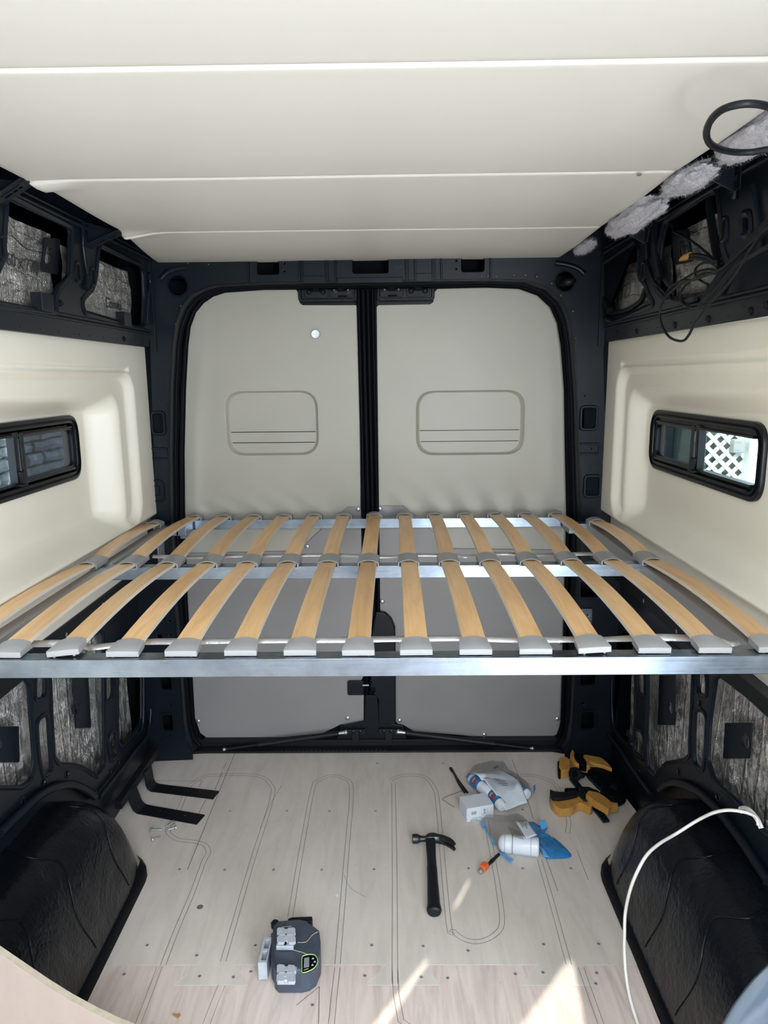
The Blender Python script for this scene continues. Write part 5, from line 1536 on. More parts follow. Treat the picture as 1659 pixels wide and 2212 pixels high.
# ---- helper for inflated bags: a closed pillow over an outline
def pillow(pts, h, base, n=26, seed=0, pw=0.5):
    P = [Vector((p[0], p[1], 0)) for p in pts]
    c = sum(P, Vector()) / len(P)
    ring = spline(P, 4, True)
    V, F = [], []
    steps = 8
    for j in range(steps + 1):
        t = j / steps
        for p in ring:
            q = p.lerp(c, t)
            z = base + h * (1 - (1 - t) ** 2) ** pw
            z += (0.006 * mnoise.noise(Vector((q.x * 28, q.y * 28, seed))) + 0.003 * mnoise.noise(Vector((q.x * 80, q.y * 80, seed)))) * min(1, t * 4)
            V.append((q.x, q.y, max(z, base)))
    N = len(ring)
    for j in range(steps):
        for k in range(N):
            l = (k + 1) % N
            F.append((j * N + k, j * N + l, (j + 1) * N + l, (j + 1) * N + k))
    return MB().add(V, F)
def sheet(pts, z0, amp, seed, n=10):
    P = [Vector((p[0], p[1], p[2] if len(p) > 2 else 0)) for p in pts]
    # a quad patch bent over whatever is below
    def fn(u, v):
        a = P[0].lerp(P[1], u); b2 = P[3].lerp(P[2], u)
        q = a.lerp(b2, v)
        q.z += z0 + amp * mnoise.noise(Vector((q.x * 22, q.y * 22, seed)))
        return q
    return MB().grid(fn, n, n)

# ---- bag with three wrapped white tubes
bag1 = thing('parcel_bag', 'clear plastic bag with white print and blue edges holding labelled white bottles', 'bag')
BO = [(0.3526,2.5101,0.004),(0.3654,2.5624,0.004),(0.3961,2.5756,0.004),(0.4533,2.5921,0.004),(0.4887,2.5952,0.004),(0.5105,2.5815,0.004),(0.5226,2.5218,0.004),(0.547,2.4769,0.004),(0.5718,2.4396,0.004),(0.5856,2.4213,0.004),(0.565,2.3858,0.004),(0.5248,2.3512,0.004),(0.4707,2.3289,0.004),(0.428,2.3348,0.004),(0.4031,2.3751,0.004),(0.3732,2.441,0.004)]
o = pillow(BO, 0.075, 0.001, seed=3).build('bag_film', 'film', bag1, 70)
def tube_bottle(a, b_, r, label, lab):
    t = thing('bottle', label, 'bottle', 'white bottles in the clear bag')
    a, b_ = Vector(a), Vector(b_)
    d = (b_ - a).normalized()
    L = (b_ - a).length
    b = MB(); b.lathe([(0.004, 0), (r * 0.7, 0.003), (r, 0.012), (r, L - 0.01), (r * 0.8, L - 0.002), (0.004, L)], a, d, 18); b.build('body', 'white_plastic', t, 45)
    b = MB(); b.lathe([(r + 0.0006, 0), (r + 0.0006, L * lab[1])], a + d * (L * lab[0]), d, 18); b.build('blue_label', 'blue_film', t, 45)
    x = d.cross(Z_).normalized()
    def arcpatch(a0, a1, s0, s1, off, m, nm):
        mb = MB()
        up = Z_ if abs(d.z) < 0.9 else Y_
        x2 = d.cross(up).normalized(); y2 = x2.cross(d)
        mb.grid(lambda u, v: a + d * (L * lerp(s0, s1, v)) + (x2 * math.cos(lerp(a0, a1, u)) + y2 * math.sin(lerp(a0, a1, u))) * (r + off), 8, 2)
        mb.build(nm, m, t, 60)
    m0 = lab[0] + lab[1] * 0.25; m1 = lab[0] + lab[1] * 0.72
    arcpatch(0.30, 1.35, m0, m1, 0.0012, 'ink', 'logo_back')
    arcpatch(0.38, 1.27, lerp(m0, m1, 0.45), m1 - 0.01, 0.0016, 'red', 'logo_red')
    arcpatch(0.38, 1.27, m0 + 0.02, lerp(m0, m1, 0.38), 0.0016, 'tan', 'logo_light')
    return t
tube_bottle((0.3605,2.4868,0.026), (0.4266,2.3758,0.026), 0.022, 'white bottle with a blue and red label at the left end of the clear bag', (0.18, 0.34))
tube_bottle((0.4152,2.4179,0.024), (0.4561,2.3016,0.022), 0.020, 'white bottle with a blue and red label just behind the white carton', (0.30, 0.50))
tube_bottle((0.462,2.5022,0.024), (0.5626,2.3753,0.022), 0.020, 'white bottle with a blue and red label at the right end of the clear bag', (0.62, 0.30))
# white printed band over the top
def drape(pts4, zc, m, name, parent, seed):
    P = [Vector((p[0], p[1], 0)) for p in pts4]
    def fn(u, v):
        q = P[0].lerp(P[1], u).lerp(P[3].lerp(P[2], u), v)
        z = zc(u, v) + 0.004 * mnoise.noise(Vector((q.x * 30, q.y * 30, seed)))
        return (q.x, q.y, max(0.002, z))
    o = MB().grid(fn, 16, 12).build(name, m, parent, 70)
    s = o.modifiers.new('t', 'SOLIDIFY'); s.thickness = 0.0006
    return o
drape([(0.3664,2.4791,0.05),(0.4715,2.4978,0.05),(0.5349,2.415,0.05),(0.3954,2.4283,0.05)], lambda u, v: 0.052 + 0.008 * math.sin(PI * v), 'white_card', 'white_band', bag1, 5)
drape([(0.3972,2.4427,0.045),(0.5306,2.4293,0.045),(0.5496,2.3278,0.045),(0.4626,2.2832,0.045)], lambda u, v: 0.055 - 0.032 * v * v, 'white_card', 'white_band', bag1, 9)
b = MB()
for a_, c_ in (((0.4393,2.4224,0.061), (0.4591,2.4161,0.061)), ((0.4445,2.41,0.061), (0.482,2.4083,0.06)), ((0.4641,2.381,0.06), (0.484,2.3779,0.06)), ((0.4521,2.3916,0.061), (0.4864,2.393,0.06))):
    b.bar(a_, c_, 0.004, 0.0008)
b.build('print', 'grey_ink', bag1)
for pts in ([(0.3456,2.5132,0.012),(0.3588,2.5359,0.012),(0.3671,2.5293,0.012),(0.3582,2.497,0.012)], [(0.4545,2.5515,0.03),(0.4772,2.5581,0.03),(0.4794,2.548,0.03),(0.4603,2.5414,0.03)], [(0.482,2.5065,0.035),(0.5192,2.4836,0.035),(0.5235,2.4676,0.035),(0.4965,2.4742,0.035)], [(0.5914,2.4353,0.02),(0.6001,2.4445,0.02),(0.5958,2.414,0.02),(0.5848,2.3931,0.02)], [(0.43,2.3273,0.02),(0.4492,2.3443,0.02),(0.4525,2.3215,0.02),(0.4409,2.3103,0.02)]):
    q = pts
    drape(q, lambda u, v, z=q[0][2]: z + 0.004 * u, 'blue_film', 'blue_edge', bag1, 2)
drape([(0.4713,2.5208,0.05),(0.4897,2.5475,0.05),(0.4905,2.5174,0.05),(0.475,2.4978,0.05)], lambda u, v: 0.045 + 0.012 * u * (1 - v), 'film', 'bag_corner', bag1, 4)
# coaxial leads by the bag
ld = thing('cable_lead', 'dark braided cable end sticking out behind the white carton', 'cable')
b = MB(); b.tube(spline([(0.2938,2.5798,0.008),(0.3053,2.543,0.008),(0.3144,2.4847,0.008),(0.3323,2.4167,0.008)], 5), 0.0045, 8); b.tube(spline([(0.308,2.5331,0.006),(0.3256,2.4721,0.006),(0.343,2.4198,0.006)], 5), 0.004, 8); b.build('lead', 'dark_chrome', ld, 60)
b = MB(); b.lathe([(0.004, 0), (0.0065, 0.003), (0.0065, 0.020), (0.005, 0.028)], (0.2925,2.5866,0.008), (Vector((0.3053,2.543,0.008)) - Vector((0.2925,2.5866,0.008))), 10); b.build('plug', 'dark_chrome', ld, 40)
wr = MB().tube(spline([(0.3314,2.4422,0.0015),(0.2909,2.4182,0.0015),(0.249,2.3887,0.0015),(0.2562,2.3712,0.0015),(0.2716,2.3509,0.0015),(0.287,2.3338,0.0015)], 4), 0.0009, 6).build('thin_wire', 'line', None, 60)
tag(wr, 'thin kinked wire on the floor left of the white carton', 'wire')

# ---- second bag: white camera body in a clear bag with blue film
bag2 = thing('parts_bag', 'clear plastic bag with blue film around a white cylinder, nearest the hammer', 'bag')
BO2 = [(0.3737,2.2491,0.003),(0.4087,2.2437,0.003),(0.4544,2.2461,0.003),(0.5168,2.251,0.003),(0.5359,2.2067,0.003),(0.552,2.1371,0.003),(0.5416,2.0714,0.003),(0.499,2.0534,0.003),(0.4579,2.0581,0.003),(0.4241,2.0719,0.003),(0.407,2.0997,0.003),(0.3981,2.1672,0.003),(0.3845,2.2075,0.003)]
pillow(BO2, 0.066, 0.001, seed=11).build('bag_film', 'film', bag2, 70)
ca, cb = Vector((0.4089,2.0954,0.03)), Vector((0.5378,2.0715,0.03))
cd = (cb - ca).normalized()
cl = (cb - ca).length
camb = thing('camera_housing', 'white rounded cylinder with dark ring seams inside the clear bag', 'cylinder')
b = MB(); b.lathe([(0.004, 0), (0.018, 0.004), (0.027, 0.014), (0.030, 0.026), (0.030, cl * 0.30), (0.029, cl * 0.305), (0.0295, cl * 0.31), (0.0300, cl * 0.78), (0.029, cl * 0.785), (0.030, cl * 0.79), (0.030, cl - 0.004), (0.026, cl), (0.004, cl)], ca, cd, 24); b.build('body', 'white_plastic', camb, 40)
for t_ in (0.16, 0.34, 0.80):
    b = MB(); b.lathe([(0.0303, 0), (0.0303, 0.0014 if t_ != 0.34 else 0.003)], ca + cd * (cl * t_), cd, 24); b.build('ring_seam', 'grey_ink', camb, 40)
o = pillow([(0.5342,2.2409,0.008),(0.5509,2.2435,0.008),(0.5697,2.225,0.008),(0.5906,2.2328,0.008),(0.5968,2.2094,0.008),(0.5761,2.1942,0.008),(0.5777,2.1716,0.008),(0.6092,2.1444,0.008),(0.6267,2.1202,0.008),(0.6429,2.0619,0.008),(0.5731,2.0509,0.008),(0.5541,2.0601,0.008),(0.5471,2.1063,0.008),(0.5518,2.1447,0.008),(0.5451,2.1818,0.008)], 0.013, 0.002, seed=21).build('blue_film', 'blue_film', bag2, 40)
drape([(0.5658,2.2076,0.02),(0.5865,2.2153,0.02),(0.5927,2.1921,0.02),(0.5701,2.1821,0.02)], lambda u, v: 0.018 + 0.012 * (1 - v), 'light_blue', 'blue_fold', bag2, 8)
drape([(0.5449,2.1036,0.01),(0.5532,2.0849,0.01),(0.5679,2.0483,0.01),(0.5495,2.0529,0.01)], lambda u, v: 0.016 - 0.006 * v, 'light_blue', 'blue_fold', bag2, 4)
drape([(0.3669,2.2342,0.015),(0.381,2.2315,0.015),(0.3805,2.1903,0.015),(0.3704,2.1979,0.015)], lambda u, v: 0.012, 'light_blue', 'blue_edge', bag2, 3)
drape([(0.3774,2.2026,0.01),(0.3834,2.2,0.01),(0.4038,2.0995,0.01),(0.3977,2.0996,0.01)], lambda u, v: 0.014, 'light_blue', 'blue_edge', bag2, 13)
drape([(0.4069,2.079,0.008),(0.419,2.0789,0.008),(0.4522,2.0425,0.008),(0.4366,2.0204,0.008)], lambda u, v: 0.012 - 0.006 * u, 'light_blue', 'blue_edge', bag2, 14)
lb = [(0.4734,2.1487,0.066),(0.512,2.1561,0.066),(0.5291,2.0635,0.066),(0.4913,2.045,0.066)]
def fn_l(u, v):
    q = Vector(lb[0]).lerp(Vector(lb[1]), u).lerp(Vector(lb[3]).lerp(Vector(lb[2]), u), v)
    q.z = 0.072 + 0.008 * v
    return q
o = MB().grid(fn_l, 6, 8).build('paper_label', 'white_card', bag2, 60)
s = o.modifiers.new('t', 'SOLIDIFY'); s.thickness = 0.0006
b = MB()
for i, (u_, v0, v1) in enumerate(((0.30, 0.06, 0.42), (0.44, 0.06, 0.36), (0.56, 0.06, 0.52), (0.68, 0.06, 0.40), (0.80, 0.10, 0.34))):
    b.bar(Vector(fn_l(u_, v0)) + Vector((0, 0, 0.001)), Vector(fn_l(u_, v1)) + Vector((0, 0, 0.001)), 0.0016, 0.0005)
b.build('label_print', 'ink', bag2)
b = MB()
for i in range(6):
    b.bar(Vector((0.4594,2.1292,0.064)) + Vector((0.006 * i - 0.012, -0.004 * i, 0)), Vector((0.4664,2.0807,0.064)) + Vector((0.006 * i - 0.012, -0.004 * i, 0)), 0.0014, 0.0005)
b.build('bag_print', 'ink', bag2)
ol = thing('tagged_cable', 'dark cable end with an orange tag and silver plug on the floor', 'cable')
q0, q1, q2 = Vector((0.4085,2.0689,0.007)), Vector((0.3619,2.0133,0.007)), Vector((0.3294,1.9756,0.008))
b = MB(); b.tube([q0, q0.lerp(q1, 0.5), q1], 0.005, 8); b.lathe([(0.0065, 0), (0.0065, 0.012)], q0.lerp(q1, 0.5), q1 - q0, 8); b.build('lead', 'cable', ol, 50)
b = MB(); b.bar(q1 + Vector((-0.002, 0, 0.004)), q1.lerp(q2, 0.55) + Vector((0, 0, 0.004)), 0.020, 0.020); b.build('orange_sleeve', 'orange', ol, bevel=0.003)
b = MB(); b.lathe([(0.007, 0), (0.0085, 0.004), (0.0085, 0.012), (0.006, 0.016)], q1.lerp(q2, 0.55), q2 - q1, 10); b.build('plug', 'grey_alu_bar', ol, 40)

# ---- bar clamps in the right corner
def CP(L_, z): return [(p[0], p[1], z) for p in L_]
k1 = thing('bar_clamp', 'amber and black bar clamp with its handle pointing left on the floor', 'clamp', None)
slab('handle', spline([(0.6379,2.3546,0.02),(0.6458,2.3373,0.02),(0.6789,2.3428,0.02),(0.7219,2.3541,0.02),(0.7393,2.3626,0.02),(0.7473,2.3481,0.02),(0.7633,2.3452,0.02),(0.7821,2.3223,0.02),(0.7695,2.289,0.02),(0.7573,2.2863,0.02),(0.7402,2.3085,0.02),(0.719,2.3031,0.02),(0.6954,2.2812,0.02),(0.6592,2.2732,0.02),(0.6407,2.2925,0.02),(0.6326,2.3232,0.02)], 3, True), 0.002, 0.034, 'yellow', k1, 0.004)
slab('handle_pad', spline([(0.6401,2.3749,0.035),(0.6517,2.366,0.035),(0.6841,2.3599,0.035),(0.7317,2.3684,0.035),(0.7334,2.3422,0.035),(0.6785,2.3225,0.035),(0.6463,2.3199,0.035),(0.6339,2.3313,0.035)], 3, True), 0.010, 0.046, 'black_matt', k1, 0.004)
slab('trigger', spline([(0.7007,2.4004,0.03),(0.7151,2.4033,0.03),(0.7407,2.4031,0.03),(0.7628,2.409,0.03),(0.7692,2.3879,0.03),(0.7363,2.3792,0.03),(0.7015,2.3824,0.03)], 3, True), 0.012, 0.036, 'rubber', k1, 0.004)
slab('lock_block', [(0.7534,2.406,0.03),(0.7903,2.4028,0.03),(0.8176,2.3787,0.03),(0.8227,2.3494,0.03),(0.7913,2.3097,0.03),(0.75,2.3156,0.03),(0.739,2.35,0.03)], 0.010, 0.040, 'black_matt', k1, 0.004)
slab('jaw', fillet([(0.7734,2.3503,0.05),(0.8019,2.3385,0.05),(0.8201,2.3154,0.05),(0.8323,2.2844,0.05),(0.8565,2.2731,0.05),(0.8522,2.2595,0.05),(0.8256,2.2515,0.05),(0.8087,2.2327,0.05),(0.8038,2.2489,0.05),(0.7768,2.2847,0.05),(0.7564,2.3244,0.05)], 0.004, 2), 0.030, 0.058, 'yellow', k1, 0.003)
slab('jaw_pad', [(0.8235,2.3057,0.058),(0.8488,2.2971,0.058),(0.8532,2.2692,0.058),(0.8322,2.2748,0.058)], 0.040, 0.060, 'black_matt', k1, 0.002)
MB().bar((0.7537,2.5005,0.012), (0.8052,2.231,0.012), 0.024, 0.008).build('bar', 'black', k1, bevel=0.001)
k2 = thing('bar_clamp', 'amber and black bar clamp lying behind, against the rear corner', 'clamp', None)
slab('handle', spline([(0.7873,2.6319,0.04),(0.7658,2.5899,0.04),(0.7676,2.5388,0.04),(0.7822,2.5188,0.04),(0.8205,2.5086,0.04),(0.8285,2.5316,0.04),(0.7999,2.5385,0.04),(0.7868,2.5862,0.04)], 3, True), 0.030, 0.062, 'yellow', k2, 0.003)
slab('handle_pad', spline([(0.7799,2.5845,0.065),(0.7954,2.5878,0.065),(0.809,2.5634,0.065),(0.8125,2.5226,0.065),(0.8027,2.4994,0.065),(0.784,2.5161,0.065),(0.7766,2.5499,0.065)], 3, True), 0.040, 0.068, 'rubber', k2, 0.003)
slab('jaw', spline([(0.8202,2.5964,0.05),(0.8611,2.5856,0.05),(0.8889,2.5681,0.05),(0.9032,2.5075,0.05),(0.8992,2.4945,0.05),(0.8724,2.5177,0.05),(0.8423,2.5312,0.05),(0.8227,2.5448,0.05)], 3, True), 0.030, 0.058, 'yellow', k2, 0.003)
slab('lock_block', spline([(0.816,2.5251,0.04),(0.8731,2.5247,0.04),(0.9044,2.4982,0.04),(0.897,2.4286,0.04),(0.8671,2.3983,0.04),(0.8384,2.429,0.04),(0.8239,2.4762,0.04)], 3, True), 0.006, 0.045, 'rubber', k2, 0.004)
MB().bar((0.8116,2.5455,0.02), (0.8711,2.3416,0.02), 0.022, 0.008).build('bar', 'black', k2, bevel=0.001)
k3 = thing('clamp_head', 'small amber clamp head with a round black knob, left of the clamps', 'clamp', None)
slab('head', fillet([(0.7268,2.6004,0.02),(0.7348,2.6108,0.02),(0.7597,2.6071,0.02),(0.7632,2.5762,0.02),(0.7483,2.5229,0.02),(0.7148,2.5102,0.02),(0.7094,2.5331,0.02)], 0.003, 2), 0.004, 0.042, 'yellow', k3, 0.003)
slab('head_pad', fillet([(0.7136,2.5765,0.03),(0.7278,2.5901,0.03),(0.7093,2.5034,0.03),(0.7034,2.5164,0.03)], 0.002, 2), 0.004, 0.040, 'rubber', k3, 0.002)
b = MB(); kc = Vector((0.7661,2.5029,0.03)); b.lathe([(0.012, -0.014), (0.024, -0.010), (0.026, 0), (0.024, 0.010), (0.010, 0.013), (0.003, 0.008)], kc, Vector((-0.3, -0.8, 0.5)), 12); b.build('knob', 'rubber', k3, 40)
MB().bar((0.7502,2.5325,0.03), (0.7963,2.4898,0.03), 0.018, 0.018).build('neck', 'black_matt', k3, bevel=0.003)
k4 = thing('dark_tool_pile', 'dark shadowed tool pile in the corner behind the right wheel arch', 'tool')  # dark lump for a shadowed tool pile; its shade is in the colour
slab('lump', spline([(0.8402,2.4128,0.05),(0.901,2.4433,0.05),(0.9208,2.397,0.05),(0.9079,2.3465,0.05),(0.854,2.318,0.05),(0.8244,2.3471,0.05)], 3, True), 0.002, 0.055, 'rubber', k4, 0.010)
slab('buckle', [(0.8687,2.3852,0.065),(0.8834,2.367,0.065),(0.8736,2.3464,0.065),(0.8582,2.3672,0.065)], 0.055, 0.066, 'black', k4, 0.002)

# ---- leaf and wood chip
lf = slab('dry_leaf', [(-0.4838,1.4818,0.002),(-0.4789,1.4844,0.002),(-0.4712,1.4818,0.002),(-0.464,1.4844,0.002),(-0.4594,1.4767,0.002),(-0.4655,1.4703,0.002),(-0.475,1.4754,0.002)], 0.0003, 0.003, 'leaf', None, 0.0005)
tag(lf, 'small dry brown leaf on the pinkish plywood near the front', 'leaf')

# ---- white cable over the right wheel arch
wc = thing('white_cable', 'white cable looping over the right wheel arch to the floor', 'cable')
cp = [(0.93,1.5211,0.4869), (0.93,1.5321,0.5002), (0.92,1.5475,0.5009), (0.9,1.5544,0.5025), (0.88,1.5742,0.4919), (0.86,1.6008,0.4667), (0.84,1.6403,0.4182), (0.7967,1.6514,0.375), (0.7406,1.6179,0.37), (0.6995,1.589,0.36), (0.6718,1.5705,0.33), (0.6601,1.5805,0.27), (0.6612,1.6086,0.18), (0.6548,1.5878,0.13), (0.6477,1.561,0.1), (0.6451,1.532,0.06), (0.6448,1.4946,0.03), (0.6487,1.4494,0.008), (0.6484,1.3913,0.006)]
MB().tube(spline(cp, 6), 0.0042, 8).build('lead', 'white_cable', wc, 60)
for dx, dy in ((4, 0), (9, 2)):
    q = [Vector((0.94,1.5344,0.4741)), Vector((0.935,1.5491,0.4899)), Vector((0.93,1.5803,0.4939)), Vector((0.935,1.6242,0.4689)), Vector((0.945,1.6322,0.4506))]
    q = [v + Vector((0, -0.006 * dx / 4, 0.003 * dy)) for v in q]
    MB().tube(spline(q, 6), 0.004, 8).build('loop', 'white_cable', wc, 60)

# ---- boards close to the camera at the two lower corners
pb = thing('plywood_panel', 'pale plywood panel with a curved top edge in the near left corner', 'panel')
arc = [(-0.6058,0.98,0.6713),(-0.5652,0.98,0.6355),(-0.531,0.98,0.6061),(-0.4964,0.98,0.5765),(-0.4613,0.98,0.5493),(-0.4256,0.98,0.5254),(-0.3894,0.98,0.504),(-0.3527,0.98,0.4861),(-0.3155,0.98,0.4735),(-0.2778,0.98,0.4663)]
base = [(arc[-1][0], 0.98, 0.0), (arc[0][0], 0.98, 0.0)]
b = MB(); b.prism(list(arc) + base, (0, 0.012, 0)); b.build('board', 'ply_new', pb, bevel=0.0008)
b = MB()
L = [Vector(p) for p in arc]
b.loft([[p + Vector((0, 0.0, 0.0006)) for p in L], [p + Vector((0, 0.012, 0.0006)) for p in L]], closed=False)
b.build('cut_edge', 'ply_edge', pb, 60)
gp = thing('painted_panel', 'glossy blue-grey painted panel in the near right corner', 'panel')
arc = [(0.7011,1,0.6239),(0.6729,1,0.598),(0.6534,1,0.5736),(0.6369,1,0.5472),(0.6219,1,0.5187),(0.608,1,0.4828),(0.5993,1,0.4483),(0.5968,1,0.43)]
b = MB()
N_ = len(arc)
b.grid(lambda u, v: (lambda p: (p.x + 0.02 * v * v * 0, 1.0 - 0.05 * math.sin(v * 1.4), lerp(p.z, 0.0, v)))(Vector(arc[min(int(u * (N_ - 1)), N_ - 2)]).lerp(Vector(arc[min(int(u * (N_ - 1)) + 1, N_ - 1)]), u * (N_ - 1) - min(int(u * (N_ - 1)), N_ - 2))), N_ - 1, 8)
o = b.build('sheet', 'blue_grey', gp, 60)
s = o.modifiers.new('t', 'SOLIDIFY'); s.thickness = 0.006

# ================================================================== CABLES AND WOOL, UPPER RIGHT
def cable(label, pts, r, name='cable', m='cable', n=6, cat='cable', group=None):
    t = MB().tube(spline(pts, n), r, 8).build(name, m, None, 60)
    tag(t, label, cat, group)
    return t
cable('black cable coil hanging under the ceiling edge, top right', [(0.6977,1.1631,1.885),(0.6155,1.063,1.885),(0.5711,1.0272,1.885),(0.5421,1.0163,1.885),(0.5237,1.022,1.885),(0.5143,1.0415,1.885),(0.5184,1.0804,1.885),(0.5352,1.1311,1.885),(0.5581,1.174,1.885),(0.5833,1.202,1.885),(0.6142,1.222,1.885),(0.6454,1.2258,1.885),(0.6672,1.2127,1.885),(0.7061,1.203,1.885)], 0.0052, 'cable_coil')
def conduit(label, pts, r):
    P = spline(pts, 40)
    Q, rs = [P[0]], [r * 0.8]
    acc = 0
    # resample evenly and corrugate
    L = [0]
    for a, c in zip(P, P[1:]): L.append(L[-1] + (c - a).length)
    n = int(L[-1] / 0.0026)
    j = 0
    Q, rs = [], []
    for i in range(n):
        d = L[-1] * i / (n - 1)
        while j < len(L) - 2 and L[j + 1] < d: j += 1
        Q.append(P[j].lerp(P[j + 1], (d - L[j]) / max(1e-6, L[j + 1] - L[j])))
        rs.append(r * (1.0 if i % 4 < 2 else 0.84))
    o = MB().tube(Q, rs, 10).build('corrugated_conduit', 'cable', None, 30)
    tag(o, label, 'conduit')
conduit('black corrugated conduit running down the wall rib from the ceiling, upper right', [(0.86,1.527,1.968),(0.86,1.6083,1.9553),(0.86,1.6713,1.9455),(0.86,1.726,1.9177),(0.86,1.7492,1.8704),(0.86,1.7539,1.8304),(0.86,1.7493,1.7905)], 0.016)
conduit('black corrugated conduit curving along the upper right wall rail', [(0.86,1.494,1.7789),(0.86,1.5633,1.761),(0.86,1.6037,1.7403),(0.86,1.6497,1.7247),(0.86,1.6963,1.72),(0.86,1.7317,1.7281)], 0.015)
cable('thick black hose crossing in front of the right foil panel', [(0.87,1.9104,1.9918),(0.87,1.8917,1.944),(0.87,1.8659,1.8844),(0.87,1.8327,1.8244),(0.87,1.7923,1.7756),(0.87,1.7569,1.7498)], 0.011, 'hose')
cable('thick black hose curving down beside the ribbed post', [(0.87,2.1889,1.9738),(0.87,2.2441,1.9563),(0.87,2.2663,1.9075),(0.87,2.2482,1.8447),(0.87,2.1955,1.7981),(0.87,2.1282,1.758)], 0.010, 'hose')
cable('thin black wire loop arching over the foil panel', [(0.83,2.0218,1.747),(0.83,2.134,1.7974),(0.83,2.1991,1.8514),(0.83,2.2228,1.9007),(0.83,2.21,1.94),(0.83,2.1501,1.9589),(0.83,2.0725,1.9506),(0.83,2.0298,1.9302),(0.83,2.0142,1.9131),(0.83,1.9616,1.8939),(0.83,1.8751,1.8593),(0.83,1.803,1.8255),(0.83,1.7562,1.8002)], 0.0034, 'wire_loop')
ot = thing('taped_cable', 'pair of black cables ending in an orange taped tip', 'cable')
b = MB(); b.tube(spline([(0.82,1.8768,1.831),(0.82,1.818,1.8216),(0.82,1.7644,1.8078),(0.82,1.725,1.7915)], 6), 0.0045, 8); b.tube(spline([(0.82,1.8757,1.8242),(0.82,1.8167,1.8139),(0.82,1.7631,1.8003),(0.82,1.724,1.7852)], 6), 0.0045, 8); b.build('lead', 'cable', ot, 60)
b = MB(); b.tube([(0.82,1.9403,1.8275),(0.82,1.9227,1.8293),(0.82,1.8965,1.8297),(0.82,1.8709,1.829)], [0.0015, 0.006, 0.009, 0.0085], 8); b.build('tape', 'orange_tape', ot, 50)
cable('thin black wire hanging in a long loop over the cream panel', [(0.78,1.3582,1.8438),(0.78,1.418,1.8135),(0.78,1.4801,1.7775),(0.78,1.5312,1.7409),(0.78,1.5848,1.7151),(0.78,1.6483,1.6928),(0.78,1.6855,1.6709),(0.78,1.7203,1.6529),(0.78,1.7454,1.6312),(0.78,1.7732,1.6186),(0.78,1.8129,1.6194),(0.78,1.8685,1.6313),(0.78,1.9168,1.6574),(0.78,1.945,1.69),(0.78,1.9395,1.7154),(0.78,1.9045,1.7351),(0.78,1.8408,1.7503),(0.78,1.7639,1.7559),(0.78,1.6878,1.7563),(0.78,1.5967,1.7593),(0.78,1.5182,1.7794),(0.78,1.4168,1.8067),(0.78,1.354,1.8195)], 0.0032, 'wire_loop')
for i, (pts, r) in enumerate((([(0.8,1.3936,1.8357),(0.8,1.458,1.8212),(0.8,1.561,1.7862),(0.8,1.64,1.7555),(0.8,1.6919,1.7222),(0.8,1.7496,1.6972)], 0.0055), ([(0.79,1.373,1.8234),(0.79,1.4365,1.8087),(0.79,1.5264,1.7744),(0.79,1.5984,1.7423),(0.79,1.6454,1.7191),(0.79,1.702,1.703)], 0.0055), ([(0.785,1.3578,1.7888),(0.785,1.4209,1.7743),(0.785,1.5067,1.7642),(0.785,1.5671,1.7457),(0.785,1.6229,1.7195),(0.785,1.6653,1.6974)], 0.005), ([(0.81,1.4141,1.8482),(0.81,1.4795,1.8339),(0.81,1.5839,1.7982),(0.81,1.6635,1.7645),(0.81,1.7511,1.7183)], 0.0042))):
    cable(('first', 'second', 'third', 'fourth')[i] + ' black cable from above in the bundle crossing the right wall', pts, r, 'bundle_cable', group='bundled cables, upper right')
for i, pts in enumerate(([(0.83,1.7374,1.7747),(0.83,1.7961,1.7851),(0.83,1.8626,1.7857),(0.83,1.9332,1.7792),(0.83,2.0023,1.7666),(0.83,2.0184,1.7467),(0.83,1.9707,1.7297),(0.83,1.8806,1.7263),(0.83,1.7999,1.7319),(0.83,1.7345,1.7578)], [(0.82,1.7083,1.7626),(0.82,1.784,1.775),(0.82,1.8495,1.7686),(0.82,1.9067,1.752),(0.82,1.9148,1.7299),(0.82,1.8819,1.7095),(0.82,1.8103,1.6983),(0.82,1.7463,1.7019),(0.82,1.6997,1.7127),(0.82,1.6592,1.7431)], [(0.83,1.745,1.7913),(0.83,1.8119,1.8023),(0.83,1.8537,1.7976),(0.83,1.8566,1.7826),(0.83,1.8265,1.7644),(0.83,1.777,1.7475)], [(0.82,1.7138,1.7674),(0.82,1.7625,1.7679),(0.82,1.8355,1.7668),(0.82,1.9044,1.7734),(0.82,1.9833,1.7692),(0.82,2.0135,1.7559)])):
    cable(('outer thin wire coil tangled over the foil, lower right', 'lower thin wire coil tangled on the wall rail', 'small wire loop nearest the orange tip', 'loose wire arc between the coils')[i], pts, 0.0030, 'wire_coil', group='tangled wires, upper right')
cn = MB().bar((0.83,1.9086,1.7211), (0.83,1.8464,1.7227), 0.014, 0.014).build('cable_connector', 'black', None, bevel=0.003)
tag(cn, 'small grey-black cable connector in the tangle', 'connector')
cable('black taped harness from the corner hole down the rear post', [(0.6915,2.68,1.8641), (0.7159,2.645,1.8674), (0.825,2.8956,1.9152), (0.835,2.7956,1.9101), (0.84,2.7477,1.8806), (0.84,2.6676,1.816), (0.84,2.5864,1.7573)], 0.013, 'wiring_harness')
cable('black taped harness along the foot of the rear foil panel', [(0.855,2.7379,1.7538),(0.855,2.5709,1.7496),(0.855,2.4239,1.7488),(0.855,2.3165,1.7643),(0.855,2.2912,1.7866),(0.855,2.2697,1.8032)], 0.009, 'wiring_harness')
cable('black taped harness lying along the right wall rail', [(0.86,2.6489,1.7336),(0.86,2.3907,1.7313),(0.86,2.187,1.7327),(0.86,2.0149,1.7277),(0.86,1.8414,1.7218),(0.86,1.674,1.7175),(0.86,1.5554,1.7154)], 0.010, 'wiring_harness')

